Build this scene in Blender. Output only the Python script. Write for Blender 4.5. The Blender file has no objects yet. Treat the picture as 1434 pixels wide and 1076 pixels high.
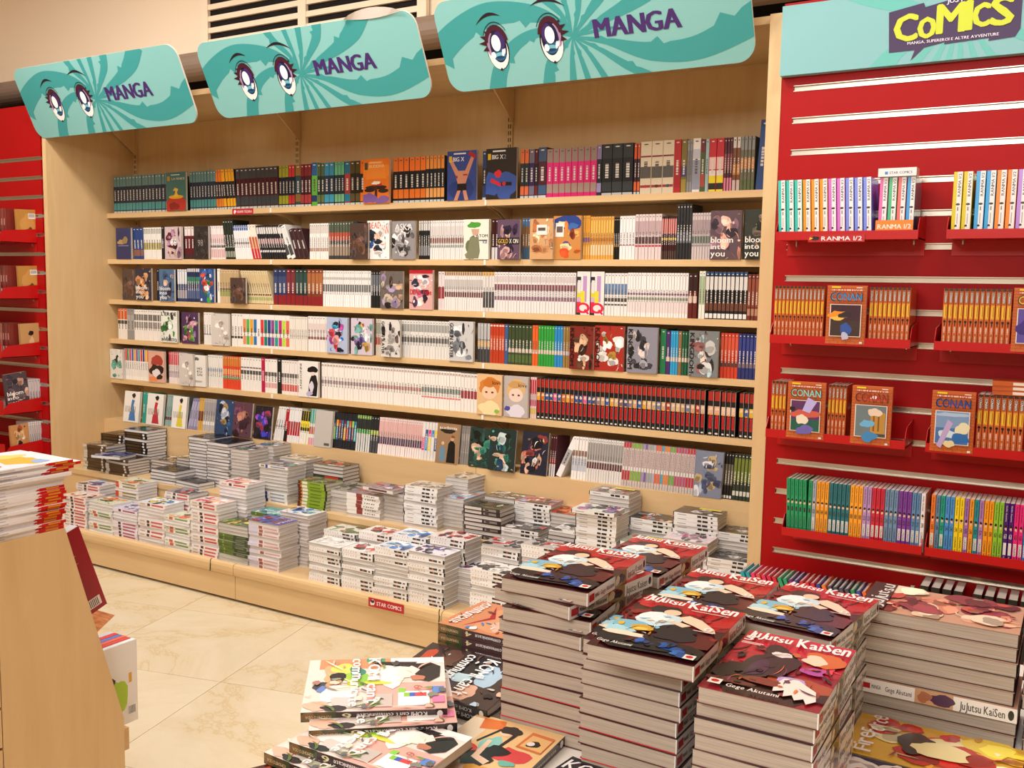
import bpy, math, random
from mathutils import Vector, Matrix, Euler
R = math.radians
scene = bpy.context.scene
COL = scene.collection

# ---------------------------------------------------------------- camera
cam_d = bpy.data.cameras.new('camera')
cam = bpy.data.objects.new('camera', cam_d)
COL.objects.link(cam)
cam_d.sensor_fit = 'HORIZONTAL'; cam_d.sensor_width = 36.0
cam_d.lens = 1350.19/1434*36.0
cam_d.clip_start = 0.05; cam_d.clip_end = 60
yaw, pitch, roll = .5354, .1002, .0176
fwd = Vector((-math.sin(yaw)*math.cos(pitch), math.cos(yaw)*math.cos(pitch), -math.sin(pitch)))
rgt = Vector((math.cos(yaw), math.sin(yaw), 0)); up = rgt.cross(fwd)
r2 = math.cos(roll)*rgt + math.sin(roll)*up; u2 = -math.sin(roll)*rgt + math.cos(roll)*up
M = Matrix((r2, u2, -fwd)).transposed().to_4x4(); M.translation = Vector((4.7299, -3.5149, 1.3891))
cam.matrix_world = M
scene.camera = cam

# ---------------------------------------------------------------- world, light, exposure
scene.view_settings.view_transform = 'Standard'; scene.view_settings.look = 'None'
scene.view_settings.gamma = 1; scene.view_settings.use_curve_mapping = False
scene.view_settings.exposure = -0.05
w = bpy.data.worlds.new('world'); scene.world = w; w.use_nodes = True
w.node_tree.nodes['Background'].inputs[0].default_value = (1.0, .97, .94, 1)
w.node_tree.nodes['Background'].inputs[1].default_value = .35
def area(name, loc, size, power, rot=(0, 0, 0), col=(1, .965, .93), spread=180):
    l = bpy.data.lights.new(name, 'AREA'); l.shape = 'RECTANGLE'; l.size, l.size_y = size
    l.energy = power; l.color = col; l.spread = R(spread)
    o = bpy.data.objects.new(name, l); COL.objects.link(o); o.location = loc; o.rotation_euler = rot
    return o
LIGHTS = [
    ('aisle_spot', (.5, -1.35, 3.12), (.3, .3), 26, (R(3), 0, 0)), ('aisle_spot', (1.9, -1.35, 3.12), (.3, .3), 24, (R(3), 0, 0)),
    ('aisle_spot', (3.2, -1.35, 3.12), (.3, .3), 22, (R(3), 0, 0)), ('wall_spot', (4.6, -1.05, 3.12), (.25, .25), 13, (R(0), 0, 0)),
    ('wall_spot', (-1.0, -1.3, 3.12), (.3, .3), 6, (R(3), 0, 0)),
    ('room_fill', (2.6, -2.6, 3.3), (1.8, 1.0), 26, (0, 0, 0)), ('room_fill', (1.2, -4.0, 3.3), (2.4, 1.4), 26, (0, 0, 0)), ('room_fill', (4.2, -5.6, 2.9), (2.6, .9), 92, (R(42), 0, 0)),  # soft added fill; the last sits behind the camera, tilted toward the table
]
for a in LIGHTS: area(*a)
for k, (x, y, e) in enumerate(((.4, -1.5, 12), (2.8, -2.2, 11))):  # added point fills that brighten the upper wall, no fittings seen
    l = bpy.data.lights.new('upper_wall_fill', 'POINT'); l.energy = e; l.color = (1, .965, .93); l.shadow_soft_size = .15
    o = bpy.data.objects.new('upper_wall_fill', l); COL.objects.link(o); o.location = (x, y, 2.95)

# ---------------------------------------------------------------- colour and material helpers
def lin(h):
    if not isinstance(h, str): return h
    c = [int(h[i:i+2], 16)/255 for i in (0, 2, 4)]
    return tuple(x/12.92 if x <= .04045 else ((x+.055)/1.055)**2.4 for x in c) + (1,)
def mat(name, rough=.5, spec=.5, col=None, metal=0):
    m = bpy.data.materials.new(name); m.use_nodes = True
    b = m.node_tree.nodes['Principled BSDF']
    b.inputs['Roughness'].default_value = rough; b.inputs['Specular IOR Level'].default_value = spec
    b.inputs['Metallic'].default_value = metal
    if col: b.inputs['Base Color'].default_value = lin(col)
    return m, m.node_tree.nodes, m.node_tree.links, b
def print_mat(name, rough, spec, coat=0):
    m, n, l, b = mat(name, rough, spec)
    a = n.new('ShaderNodeAttribute'); a.attribute_name = 'Col'
    l.new(a.outputs['Color'], b.inputs['Base Color'])
    b.inputs['Coat Weight'].default_value = coat; b.inputs['Coat Roughness'].default_value = .12
    return m
PRINT = print_mat('printed_card', .38, .4)
GLOSS = print_mat('glossy_print', .24, .5, .25)
PLAIN = print_mat('painted', .5, .3)
def wood(name, c1, c2, axis):
    m, n, l, b = mat(name, .42, .35)
    tc = n.new('ShaderNodeTexCoord'); mp = n.new('ShaderNodeMapping')
    mp.inputs['Scale'].default_value = {'x': (1.2, 9, 9), 'z': (9, 9, 1.0)}[axis]
    no = n.new('ShaderNodeTexNoise'); no.inputs['Scale'].default_value = 2.2; no.inputs['Detail'].default_value = 6
    no.inputs['Roughness'].default_value = .6; no.inputs['Distortion'].default_value = .6
    n2 = n.new('ShaderNodeTexNoise'); n2.inputs['Scale'].default_value = 3.0; n2.inputs['Detail'].default_value = 2
    mx = n.new('ShaderNodeMix'); mx.data_type = 'RGBA'
    rp = n.new('ShaderNodeValToRGB'); rp.color_ramp.elements[0].position = .3; rp.color_ramp.elements[1].position = .75
    rp.color_ramp.elements[0].color = lin(c2); rp.color_ramp.elements[1].color = lin(c1)
    l.new(tc.outputs['Object'], mp.inputs[0]); l.new(mp.outputs[0], no.inputs[0]); l.new(tc.outputs['Object'], n2.inputs[0])
    l.new(no.outputs[0], rp.inputs[0]); l.new(rp.outputs[0], mx.inputs[6]); mx.inputs[7].default_value = lin(c1)
    ma = n.new('ShaderNodeMath'); ma.operation = 'MULTIPLY'; ma.inputs[1].default_value = .8
    l.new(n2.outputs[0], ma.inputs[0]); l.new(ma.outputs[0], mx.inputs[0])
    l.new(mx.outputs[2], b.inputs['Base Color'])
    return m
BEECH = wood('beech_laminate', 'dcbd8e', 'cfab79', 'x')
BEECHV = wood('beech_laminate_upright', 'dcbd8e', 'cca876', 'z')
def paper(name, c1, c2, scale):
    m, n, l, b = mat(name, .85, .1)
    tc = n.new('ShaderNodeTexCoord'); mp = n.new('ShaderNodeMapping'); mp.inputs['Scale'].default_value = scale
    no = n.new('ShaderNodeTexNoise'); no.inputs['Scale'].default_value = 1; no.inputs['Detail'].default_value = 4
    rp = n.new('ShaderNodeValToRGB'); rp.color_ramp.elements[0].position = .3; rp.color_ramp.elements[1].position = .7
    rp.color_ramp.elements[0].color = lin(c2); rp.color_ramp.elements[1].color = lin(c1)
    l.new(tc.outputs['Object'], mp.inputs[0]); l.new(mp.outputs[0], no.inputs[0]); l.new(no.outputs[0], rp.inputs[0])
    l.new(rp.outputs[0], b.inputs['Base Color'])
    bp = n.new('ShaderNodeBump'); bp.inputs['Strength'].default_value = .1; bp.inputs['Distance'].default_value = .0006
    l.new(no.outputs[0], bp.inputs['Height']); l.new(bp.outputs[0], b.inputs['Normal'])
    return m
PAGES = paper('page_edges', 'd8d2cd', 'b0aaa5', (14, 14, 900))
PAGESG = paper('newsprint_edges', 'c6b8a8', '9d9082', (10, 10, 1500))
PAGESW = paper('white_page_edges', 'e6e4e4', 'cfcccf', (10, 10, 500))
RED = mat('red_laminate', .45, .18, 'a60b0e')[0]
REDM = mat('red_metal', .34, .35, 'b81012')[0]
ALU = mat('aluminium', .28, .5, 'c9c2b6', .9)[0]
DARK = mat('dark_recess', .8, .2, '161210')[0]
CREAM = mat('cream_plaster', .8, .2, 'ecd9bf')[0]
WHITE = mat('white_plastic', .4, .4, 'efeae2')[0]
BROWNM = mat('grey_brown_duct', .5, .4, '857263')[0]
FLOORC = None
def marble():
    m, n, l, b = mat('cream_marble', .22, .4)
    tc = n.new('ShaderNodeTexCoord')
    oi = n.new('ShaderNodeObjectInfo')
    ad = n.new('ShaderNodeVectorMath'); ad.operation = 'ADD'
    ml = n.new('ShaderNodeMath'); ml.operation = 'MULTIPLY'; ml.inputs[1].default_value = 37
    l.new(oi.outputs['Random'], ml.inputs[0]); l.new(tc.outputs['Object'], ad.inputs[0]); l.new(ml.outputs[0], ad.inputs[1])
    no = n.new('ShaderNodeTexNoise'); no.inputs['Scale'].default_value = 1.3; no.inputs['Detail'].default_value = 9; no.inputs['Roughness'].default_value = .7; no.inputs['Distortion'].default_value = .5
    l.new(ad.outputs[0], no.inputs[0])
    s1 = n.new('ShaderNodeMath'); s1.operation = 'SUBTRACT'; s1.inputs[1].default_value = .5; l.new(no.outputs[0], s1.inputs[0])
    s2 = n.new('ShaderNodeMath'); s2.operation = 'ABSOLUTE'; l.new(s1.outputs[0], s2.inputs[0])
    rp = n.new('ShaderNodeValToRGB'); e = rp.color_ramp.elements
    e[0].position = 0; e[0].color = lin('c9b48e'); e[1].position = .02; e[1].color = lin('d6c7a8')
    x = e.new(.12); x.color = lin('dccfb4'); x = e.new(.006); x.color = lin('d4c19c')
    l.new(s2.outputs[0], rp.inputs[0]); l.new(rp.outputs[0], b.inputs['Base Color'])
    return m
MARBLE = marble()
def rust_marble():
    m, n, l, b = mat('rust_marble', .22, .4)
    no = n.new('ShaderNodeTexNoise'); no.inputs['Scale'].default_value = 14; no.inputs['Detail'].default_value = 8
    rp = n.new('ShaderNodeValToRGB'); rp.color_ramp.elements[0].position = .35; rp.color_ramp.elements[1].position = .65
    rp.color_ramp.elements[0].color = lin('9a4a1c'); rp.color_ramp.elements[1].color = lin('c98048')
    l.new(no.outputs[0], rp.inputs[0]); l.new(rp.outputs[0], b.inputs['Base Color'])
    return m
RUST = rust_marble()
CLEAR, _n, _l, _b = mat('clear_plastic', .08, .5, 'ffffff')
_b.inputs['Transmission Weight'].default_value = 1.0; _b.inputs['IOR'].default_value = 1.12

# ---------------------------------------------------------------- mesh builder
GLY = {}
def glyphs():
    chars = "ABCDEFGHIJKLMNOPQRSTUVWXYZabcdefghijklmnopqrstuvwxyz0123456789/',"
    obs = []
    for c in chars:
        cu = bpy.data.curves.new('g', 'FONT'); cu.body = c; cu.size = 1; cu.resolution_u = 2
        cu.fill_mode = 'FRONT'
        o = bpy.data.objects.new('g', cu); COL.objects.link(o); obs.append((c, o, cu))
    bpy.context.view_layer.update(); dg = bpy.context.evaluated_depsgraph_get()
    for c, o, cu in obs:
        me = o.evaluated_get(dg).to_mesh()
        vs = [(v.co.x, v.co.y) for v in me.vertices]; fs = [tuple(p.vertices) for p in me.polygons]
        x0 = min(v[0] for v in vs); x1 = max(v[0] for v in vs)
        GLY[c] = ([(a-x0, b/.73) for a, b in vs], fs, x1-x0)
        o.evaluated_get(dg).to_mesh_clear()
    for c, o, cu in obs:
        bpy.data.objects.remove(o); bpy.data.curves.remove(cu)
glyphs()

def clip01(pts):
    for ax, s, lim in ((0, 1, 0), (0, -1, -1), (1, 1, 0), (1, -1, -1)):
        out = []
        for i in range(len(pts)):
            a, b = pts[i-1], pts[i]
            fa, fb = a[ax]*s-lim, b[ax]*s-lim
            if (fa >= 0) != (fb >= 0):
                t = fa/(fa-fb); out.append((a[0]+t*(b[0]-a[0]), a[1]+t*(b[1]-a[1])))
            if fb >= 0: out.append(b)
        pts = out
        if len(pts) < 3: return []
    return pts
def ell(cx, cy, rx, ry, rot=0, n=14):
    c, s = math.cos(rot), math.sin(rot)
    return [(cx+rx*math.cos(t)*c-ry*math.sin(t)*s, cy+rx*math.cos(t)*s+ry*math.sin(t)*c) for t in [2*math.pi*i/n for i in range(n)]]
def blob(cx, cy, rx, ry, seed, n=18):
    q = random.Random(seed); hs = [(k, q.uniform(.03, .34/k), q.uniform(0, 6.28)) for k in (2, 3, 4, 5, 7)]
    out = []
    for i in range(n):
        t = 2*math.pi*i/n; k = .88+sum(a*math.cos(f*t+p) for f, a, p in hs)
        out.append((cx+rx*math.cos(t)*k, cy+ry*math.sin(t)*k))
    return out

class MB:
    def __init__(s): s.v = []; s.f = []; s.c = []; s.m = []; s.mats = []
    def mi(s, m):
        if m not in s.mats: s.mats.append(m)
        return s.mats.index(m)
    def poly(s, pts, col=(1, 1, 1, 1), m=None):
        i = len(s.v); s.v += [tuple(p) for p in pts]; s.f.append(tuple(range(i, i+len(pts)))); s.c.append(lin(col)); s.m.append(s.mi(m or PRINT))
    def box(s, a, b, col=(1, 1, 1, 1), m=None):
        (x0, y0, z0), (x1, y1, z1) = a, b
        i = len(s.v); s.v += [(x0,y0,z0),(x1,y0,z0),(x1,y1,z0),(x0,y1,z0),(x0,y0,z1),(x1,y0,z1),(x1,y1,z1),(x0,y1,z1)]
        for q in ((0,3,2,1),(4,5,6,7),(0,1,5,4),(1,2,6,5),(2,3,7,6),(3,0,4,7)):
            s.f.append(tuple(i+k for k in q)); s.c.append(lin(col)); s.m.append(s.mi(m or PRINT))
        return s
    def prism(s, prof, x0, x1, col=(1, 1, 1, 1), m=None, axis='x'):
        n = len(prof); i = len(s.v)
        P = (lambda x, p: (x, p[0], p[1])) if axis == 'x' else (lambda x, p: (p[0], x, p[1])) if axis == 'y' else (lambda x, p: (p[0], p[1], x))
        s.v += [P(x0, p) for p in prof] + [P(x1, p) for p in prof]
        fs = [tuple(range(i, i+n))[::-1], tuple(range(i+n, i+2*n))] + [(i+k, i+(k+1) % n, i+n+(k+1) % n, i+n+k) for k in range(n)]
        for f in fs: s.f.append(f); s.c.append(lin(col)); s.m.append(s.mi(m or PRINT))
    def tube(s, path, r, col=(1, 1, 1, 1), m=None, n=8):
        rings = []
        for k, p in enumerate(path):
            p = Vector(p); d = (Vector(path[min(k+1, len(path)-1)]) - Vector(path[max(k-1, 0)])).normalized()
            a = d.orthogonal().normalized(); b = d.cross(a); i = len(s.v)
            s.v += [tuple(p + r*(a*math.cos(2*math.pi*j/n)+b*math.sin(2*math.pi*j/n))) for j in range(n)]; rings.append(i)
        fs = [(rings[k]+j, rings[k]+(j+1) % n, rings[k+1]+(j+1) % n, rings[k+1]+j) for k in range(len(rings)-1) for j in range(n)]
        fs += [tuple(range(rings[0], rings[0]+n))[::-1], tuple(range(rings[-1], rings[-1]+n))]
        for f in fs: s.f.append(f); s.c.append(lin(col)); s.m.append(s.mi(m or PRINT))
    def art(s, O, U, V, N, prog, m=None, step=.00004, base=.0001):
        O, U, V, N = Vector(O), Vector(U), Vector(V), Vector(N)
        k = base
        for it in prog:
            t = it[0]; k += step
            if t == 't':
                s.text(O+N*k, U, V, it, m); continue
            if t == 'r': pts = [(it[1], it[2]), (it[3], it[2]), (it[3], it[4]), (it[1], it[4])]; col = it[5]
            elif t == 'e': pts = ell(*it[1:5], rot=it[6] if len(it) > 6 else 0); col = it[5]
            elif t == 'b': pts = blob(*it[1:5], it[6] if len(it) > 6 else 0); col = it[5]
            else: pts, col = it[1], it[2]
            pts = clip01(pts)
            if pts: s.poly([O+U*a+V*b+N*k for a, b in pts], col, m)
    def text(s, O, U, V, it, m):
        # ('t', string, x0, y0, x1, y1, colour, rot, jitter): rot 0 upright, -1 reads downwards, 1 reads upwards
        _, st, x0, y0, x1, y1, col = it[:7]; rot = it[7] if len(it) > 7 else 0; jit = it[8] if len(it) > 8 else 0
        q = random.Random(len(st)*7+3); NN = U.cross(V).normalized(); bold = it[9] if len(it) > 9 else 2
        if rot == 0: A = O+U*x0+V*y0; Ux = U*(x1-x0); Vx = V*(y1-y0)
        elif rot == -1: A = O+U*x0+V*y1; Ux = -V*(y1-y0); Vx = U*(x1-x0)
        elif rot == 1: A = O+U*x1+V*y0; Ux = V*(y1-y0); Vx = -U*(x1-x0)
        else: A = O+U*x1+V*y1; Ux = -U*(x1-x0); Vx = -V*(y1-y0)
        tot = sum(GLY[c][2]+.09 if c in GLY else .3 for c in st)-.09; x = 0; mi = s.mi(m or PRINT); cl = lin(col)
        for c in st:
            if c not in GLY: x += .3; continue
            vs, fs, wd = GLY[c]; i = len(s.v); dy = q.uniform(-jit, jit); sc = 1+q.uniform(-jit, jit)*1.5; sh = q.uniform(-jit, jit)*1.2
            for cp in range(bold):
                i = len(s.v); ox = (cp-(bold-1)/2)*.034
                s.v += [tuple(A+Ux*((a+x+ox+sh*b)/tot)+Vx*(b*sc+dy)+NN*(cp*.00004)) for a, b in vs]
                for f in fs: s.f.append(tuple(i+j for j in f)); s.c.append(cl); s.m.append(mi)
            x += wd+.09
    def mesh(s, name):
        me = bpy.data.meshes.new(name); me.from_pydata(s.v, [], s.f)
        for m in s.mats: me.materials.append(m)
        me.polygons.foreach_set('material_index', s.m)
        ca = me.color_attributes.new('Col', 'FLOAT_COLOR', 'CORNER'); buf = []
        for f, c in zip(s.f, s.c): buf += list(c)*len(f)
        ca.data.foreach_set('color', buf); me.update()
        return me
    def build(s, name, parent=None, m=None): return link(name, s.mesh(name), parent)
def link(name, data, parent=None, loc=(0, 0, 0), rot=(0, 0, 0)):
    o = bpy.data.objects.new(name, data); COL.objects.link(o); o.location = loc; o.rotation_euler = rot
    if parent: o.parent = parent
    return o
LABELS = {}
def tag(o, label, cat, group=None):
    if label in LABELS: print('DUPLICATE LABEL', label)
    LABELS[label] = 1
    o['label'] = label; o['category'] = cat
    if group: o['group'] = group
    return o
def struct(o): o['kind'] = 'structure'; return o
def bx(name, a, b, m, parent=None, col=(1, 1, 1, 1)): return MB().box(a, b, col, m).build(name, parent)
ONES = 'topmost first second third fourth fifth sixth seventh eighth ninth tenth eleventh twelfth thirteenth fourteenth fifteenth sixteenth seventeenth eighteenth nineteenth'.split()
TENS = {2: 'twent', 3: 'thirt', 4: 'fort'}
def ordinal(n):
    if n < 20: return ONES[n]
    return TENS[n//10]+'ieth' if n % 10 == 0 else TENS[n//10]+'y-'+ONES[n % 10]

# ---------------------------------------------------------------- room shell
FL = link('floor', None); struct(FL)
def tile_mesh(m, s=.598):
    return MB().box((-s/2, -s/2, -.02), (s/2, s/2, 0), m=m).mesh('tile')
tm = tile_mesh(MARBLE); tr_ = tile_mesh(RUST, .24)
bx('grout_bed', (-4, -6.5, -.06), (7.5, 1.0, -.0015), mat('grout', .8, .2, 'b9a078')[0], FL)
ang = R(14)
for i in range(-12, 13):
    for j in range(-12, 13):
        x = i*.6*math.cos(ang)-j*.6*math.sin(ang)+2.0; y = i*.6*math.sin(ang)+j*.6*math.cos(ang)-1.6
        if -.6 < x < 5.5 and -4.4 < y < -.2:
            link('tile', tm, FL, (x, y, 0), (0, 0, ang))
o = MB(); o.prism([(1.335, -1.0), (.75, -1.0), (.86, -1.3), (1.545, -1.31)], .0001, .0008, m=RUST, axis='z')
t = o.build('inlay_tile', FL); t['label'] = 'rust-brown marble inlay'
o = MB(); o.box((-4, .1, 2.5), (7.5, .2, 3.4), m=CREAM); o.box((-4, .25, 0), (7.5, .3, 2.6), m=DARK)
wb = bx('wall_back', (-4, .1, 2.5), (7.5, .2, 3.4), CREAM); struct(wb)
bx('recess_panel', (-4, .245, 0), (7.5, .3, 2.5), DARK, wb)
struct(bx('wall_left', (-4.1, -6.5, 0), (-4, .3, 3.4), CREAM)); struct(bx('wall_right', (7.5, -6.5, 0), (7.6, .3, 3.4), CREAM))
struct(bx('wall_front', (-4.1, -6.6, 0), (7.6, -6.5, 3.4), CREAM)); struct(bx('ceiling', (-4.1, -6.6, 3.4), (7.6, .3, 3.5), CREAM))
o = MB(); o.prism([(.1+.0*0, 2.44)] + [(.1-.11*math.sin(R(a)), 2.505-.075*math.cos(R(a))) for a in range(10, 180, 14)] + [(.1, 2.58)], -4, 7.5, m=BROWNM)
struct(o.build('trim_1'))
bm_ = bx('ceiling_beam', (-1.6, -1.2, 2.75), (-1.25, .1, 3.4), CREAM); struct(bm_)

# ventilation grille above the signs
vg = link('vent_grille', None, None, (0, 0, 0)); tag(vg, 'cream wall grille with black slots above the middle sign', 'vent')
bx('backing', (.72, .085, 2.52), (2.1, .1, 3.0), DARK, vg)
for i in range(9):
    zz = 2.545+i*.058
    bx('slat', (.72, .07, zz), (2.1, .09, zz+.026), CREAM, vg)
for x in (.70, 1.37, 2.08): bx('frame_bar', (x, .066, 2.5), (x+.05, .09, 3.05), CREAM, vg)

# ---------------------------------------------------------------- beech bookcase
bc = link('bookcase', None, None, (0, 0, 0)); tag(bc, 'long beech wall bookcase with six shelf levels and stepped display base', 'bookcase')
B = 1.25
bx('side_panel', (-.03, -.357, 0), (0, .2, 2.24), BEECHV, bc)
bx('side_panel', (3.795, -.357, 0), (3.84, .2, 2.274), BEECHV, bc)
for i in range(3):
    bx('back_panel', (i*B+.002, .2, .05), ((i+1)*B-.002 if i < 2 else 3.79, .22, 2.25), BEECHV, bc)
bx('canopy', (0, -.335, 2.25), (3.79, .2, 2.275), BEECH, bc)
for i in (0, 1, 2, 3):
    u = MB(); x = .012 if i == 0 else min(i*B, 3.778)
    u.box((x-.013, .185, .6), (x+.013, .2, 2.24), m=BEECHV)
    for k in range(55):
        zz = .66+k*.029
        for sx in (-.007, .003): u.box((x+sx, .1845, zz), (x+sx+.004, .186, zz+.018), m=DARK)
    u.build('slotted_upright', bc)
ZS = [1.7577, 1.5052, 1.2816, 1.061, .8373, .61]
for k, z in enumerate(ZS[:5]):
    for i in range(3):
        x0 = i*B+.001; x1 = (i+1)*B-.001 if i < 2 else 3.792
        s = bx('shelf', (x0, 0, z-.026), (x1, .185, z), BEECH, bc)
        for xx in (x0+.004, x1-.012):
            b_ = MB(); b_.prism([(.02, z-.0262), (.184, z-.0262), (.184, z-.09), (.1, z-.045)], xx, xx+.006, m=ALU if 0 else BEECHV); b_.build('bracket', s)
        if i < 2: bx('label_clip', (x1-.004, -.003, z-.024), (x1+.006, .001, z-.002), WHITE, s)
for x in (0.0, B, 2*B):   # canopy brackets
    o = MB(); o.prism([(.184, 2.249), (-.02, 2.249), (.184, 2.1)], x+.014, x+.02, m=BEECHV); o.build('canopy_bracket', bc)
for i in range(3):
    x0 = i*B+.001; x1 = (i+1)*B-.001 if i < 2 else 3.794
    bx('display_step', (x0, -.05, .585), (x1, .198, .61), BEECH, bc)
    bx('riser', (x0, -.05, .386), (x1, -.03, .5849), BEECH, bc)
    bx('display_step', (x0, -.345, .36), (x1, -.052, .385), BEECH, bc)
    bx('riser', (x0, -.34, .171), (x1, -.32, .3599), BEECH, bc)
ex = [-.03, 1.62, 2.72, 3.79]
for a, b in zip(ex, ex[1:]):
    o = MB(); o.prism([(-.32, .115), (-.607, .115), (-.6145, .122), (-.617, .135), (-.617, .155), (-.613, .165), (-.604, .1699), (-.32, .1699)], a+.0015, b-.0015, m=BEECH)
    o.build('ledge_board', bc)
    bx('plinth_panel', (a+.0015, -.605, .012), (b-.0015, -.585, .1149), BEECH, bc)
bx('toe_kick', (-.02, -.57, 0), (3.78, -.55, .115), DARK, bc)

# red name tag strips
def strip(a, b, txt, label, blobs=()):
    o = MB(); (x0, y, z0), (x1, _, z1) = a, b
    o.box((x0, y-.0015, z0), (x1, y, z1), 'b5222e', PRINT)
    o.art((x0, y-.0015, z0), (x1-x0, 0, 0), (0, 0, z1-z0), (0, -1, 0), [('t', txt, .24, .28, .94, .72, 'f2e8e4')] + list(blobs))
    return tag(o.build('shelf_tag'), label, 'label')
strip((.985, -.0005, 1.728), (1.13, 0, 1.757), 'OSAMU TEZUKA', 'small red name tag on the top shelf edge', [('b', .13, .5, .07, .35, 'f0e0da', 5)])
strip((2.372, -.6178, .128), (2.545, 0, .164), 'STAR COMICS', 'red name tag on the bottom ledge with pale printed face mark', [('b', .12, .5, .07, .4, 'e8d8d0', 6), ('b', .12, .62, .06, .2, '3a2a2a', 8)])

# ---------------------------------------------------------------- hanging signs with eyes
TL, TD = '84c0be', '3d9a9a'
def clip_convex(pts, hull):
    for i in range(len(hull)):
        a, b = hull[i-1], hull[i]; out = []
        f = lambda p: (b[0]-a[0])*(p[1]-a[1])-(b[1]-a[1])*(p[0]-a[0])
        for j in range(len(pts)):
            p, q = pts[j-1], pts[j]; fp, fq = f(p), f(q)
            if (fp >= 0) != (fq >= 0):
                t = fp/(fp-fq); out.append((p[0]+t*(q[0]-p[0]), p[1]+t*(q[1]-p[1])))
            if fq >= 0: out.append(q)
        pts = out
        if len(pts) < 3: return []
    return pts
def rrect(w, h, r, n=7):
    P = []
    for cx, cy, a0 in ((w-r, r, -90), (w-r, h-r, 0), (r, h-r, 90), (r, r, 180)):
        P += [(cx+r*math.cos(R(a0+90*i/n)), cy+r*math.sin(R(a0+90*i/n))) for i in range(n+1)]
    return P
def swirl(o, W, H, hull, fx, fy, plane, rays, col):
    for ri, (th, wd, tw, rmax) in enumerate(rays):
        N = 16; prev = None
        for k in range(N+1):
            r = .012+(rmax-.012)*k/N
            a = R(th)+tw*r; hw = R(wd)/2*(1+.25*r)
            jag = R(3.2) if k in (7, 12) else 0
            p1 = (fx+r*math.cos(a-hw), fy+r*math.sin(a-hw)); p2 = (fx+r*math.cos(a+hw+jag), fy+r*math.sin(a+hw+jag))
            if prev:
                q = clip_convex([prev[0], p1, p2, prev[1]], hull)
                if q: o.poly([plane(x, y, .0004+ri*.00002) for x, y in q], col, PRINT)
            prev = (p1, p2)
def eye(o, P, cx, cy, s, side, W, H):
    # drawn in metres round (cx, cy); side -1 lashes to the left, +1 to the right
    L = []
    e = lambda x, y, a, b, c, r=0, n=22: L.append((ell(cx+x*s, cy+y*s, a*s, b*s, r, n), c))
    e(0, -.016, .046, .072, '2a1020')          # dark rim
    e(.001*side, -.022, .042, .064, 'f6f3f0')  # white of the eye
    e(.024*side, .004, .018, .040, 'a98ab0', .15*side)
    e(-.004*side, -.006, .034, .056, '141a40')
    e(-.012*side, .014, .022, .034, '40286c')
    e(-.004*side, -.034, .025, .022, '24608a')
    e(-.004*side, -.036, .021, .010, '74bccc'); e(-.004*side, -.043, .018, .005, '163a60')
    e(-.003, .006, .0205, .031, '0e1230'); e(-.003, .007, .0185, .029, 'ffffff')
    e(-.022, -.034, .0095, .012, 'ffffff'); e(.019, -.028, .005, .013, 'ffffff', -.25); e(.027, -.024, .003, .010, 'ffffff', -.25)
    lash = []
    for k, (a, ln) in enumerate(((158, .030), (176, .034), (196, .024), (138, .018))):
        aa = R(a if side < 0 else 180-a); bx_, by = cx+math.cos(aa)*.040*s, cy+math.sin(aa)*.052*s+.006
        n_ = (-math.sin(aa)*.010*s, math.cos(aa)*.010*s)
        L.append(([(bx_+n_[0], by+n_[1]), (bx_-n_[0], by-n_[1]), (bx_+math.cos(aa)*ln*s, by+math.sin(aa)*ln*s)], '3a1424'))
    arc = lambda r0, r1, a0, a1, c, ky=1.5, off=(0, 0): L.append(([(cx+off[0]+r0*s*math.cos(R(a0+(a1-a0)*i/10)), cy+off[1]+r0*s*ky*math.sin(R(a0+(a1-a0)*i/10))) for i in range(11)] + [(cx+off[0]+r1*s*math.cos(R(a1-(a1-a0)*i/10)), cy+off[1]+(r1*s*ky-(0 if i in (0, 10) else .0))*math.sin(R(a1-(a1-a0)*i/10))) for i in range(11)], c))
    arc(.036, .050, 12, 168, '45182a', 1.42)
    arc(.055, .0572, 35, 150, '1f2a30', 1.42)
    arc(.003, .012, 235, 305, '2a1020', 1.0, (0, -.078*s))
    for i, (pts, c) in enumerate(L): o.poly([P(x, y, .0009+i*.00005) for x, y in pts], c, PRINT)
F = (.464, .446)
RAYS = [([F, (.43, .60), (.34, .74), (.2, .79), (.08, .66), (-.03, .42)], [.006, .05, .11, .15, .17, .2]), ([F, (.42, .51), (.34, .53), (.26, .42), (.2, .2), (.17, -.06)], [.005, .035, .06, .08, .11, .13]),
        ([F, (.43, .36), (.38, .2), (.355, -.06)], [.005, .035, .075, .09]), ([F, (.452, .25), (.44, -.06)], [.004, .03, .055]), ([F, (.478, .25), (.495, -.06)], [.004, .028, .045]),
        ([F, (.505, .28), (.555, -.06)], [.004, .028, .045]), ([F, (.54, .3), (.62, .1), (.70, -.06)], [.004, .028, .05, .06]), ([F, (.57, .36), (.70, .21), (.85, .2), (1.03, .44)], [.005, .04, .11, .14, .19]),
        ([F, (.52, .47), (.60, .49)], [.004, .02, .012]), ([F, (.55, .56), (.66, .70), (.74, .86), (.79, 1.06)], [.005, .045, .09, .14, .17]), ([F, (.52, .64), (.58, .85), (.60, 1.06)], [.004, .04, .075, .09]),
        ([F, (.495, .7), (.515, 1.06)], [.004, .035, .06]), ([F, (.46, .7), (.445, 1.06)], [.004, .03, .05]), ([F, (.44, .68), (.39, .88), (.36, 1.06)], [.004, .032, .055, .07])]
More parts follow.
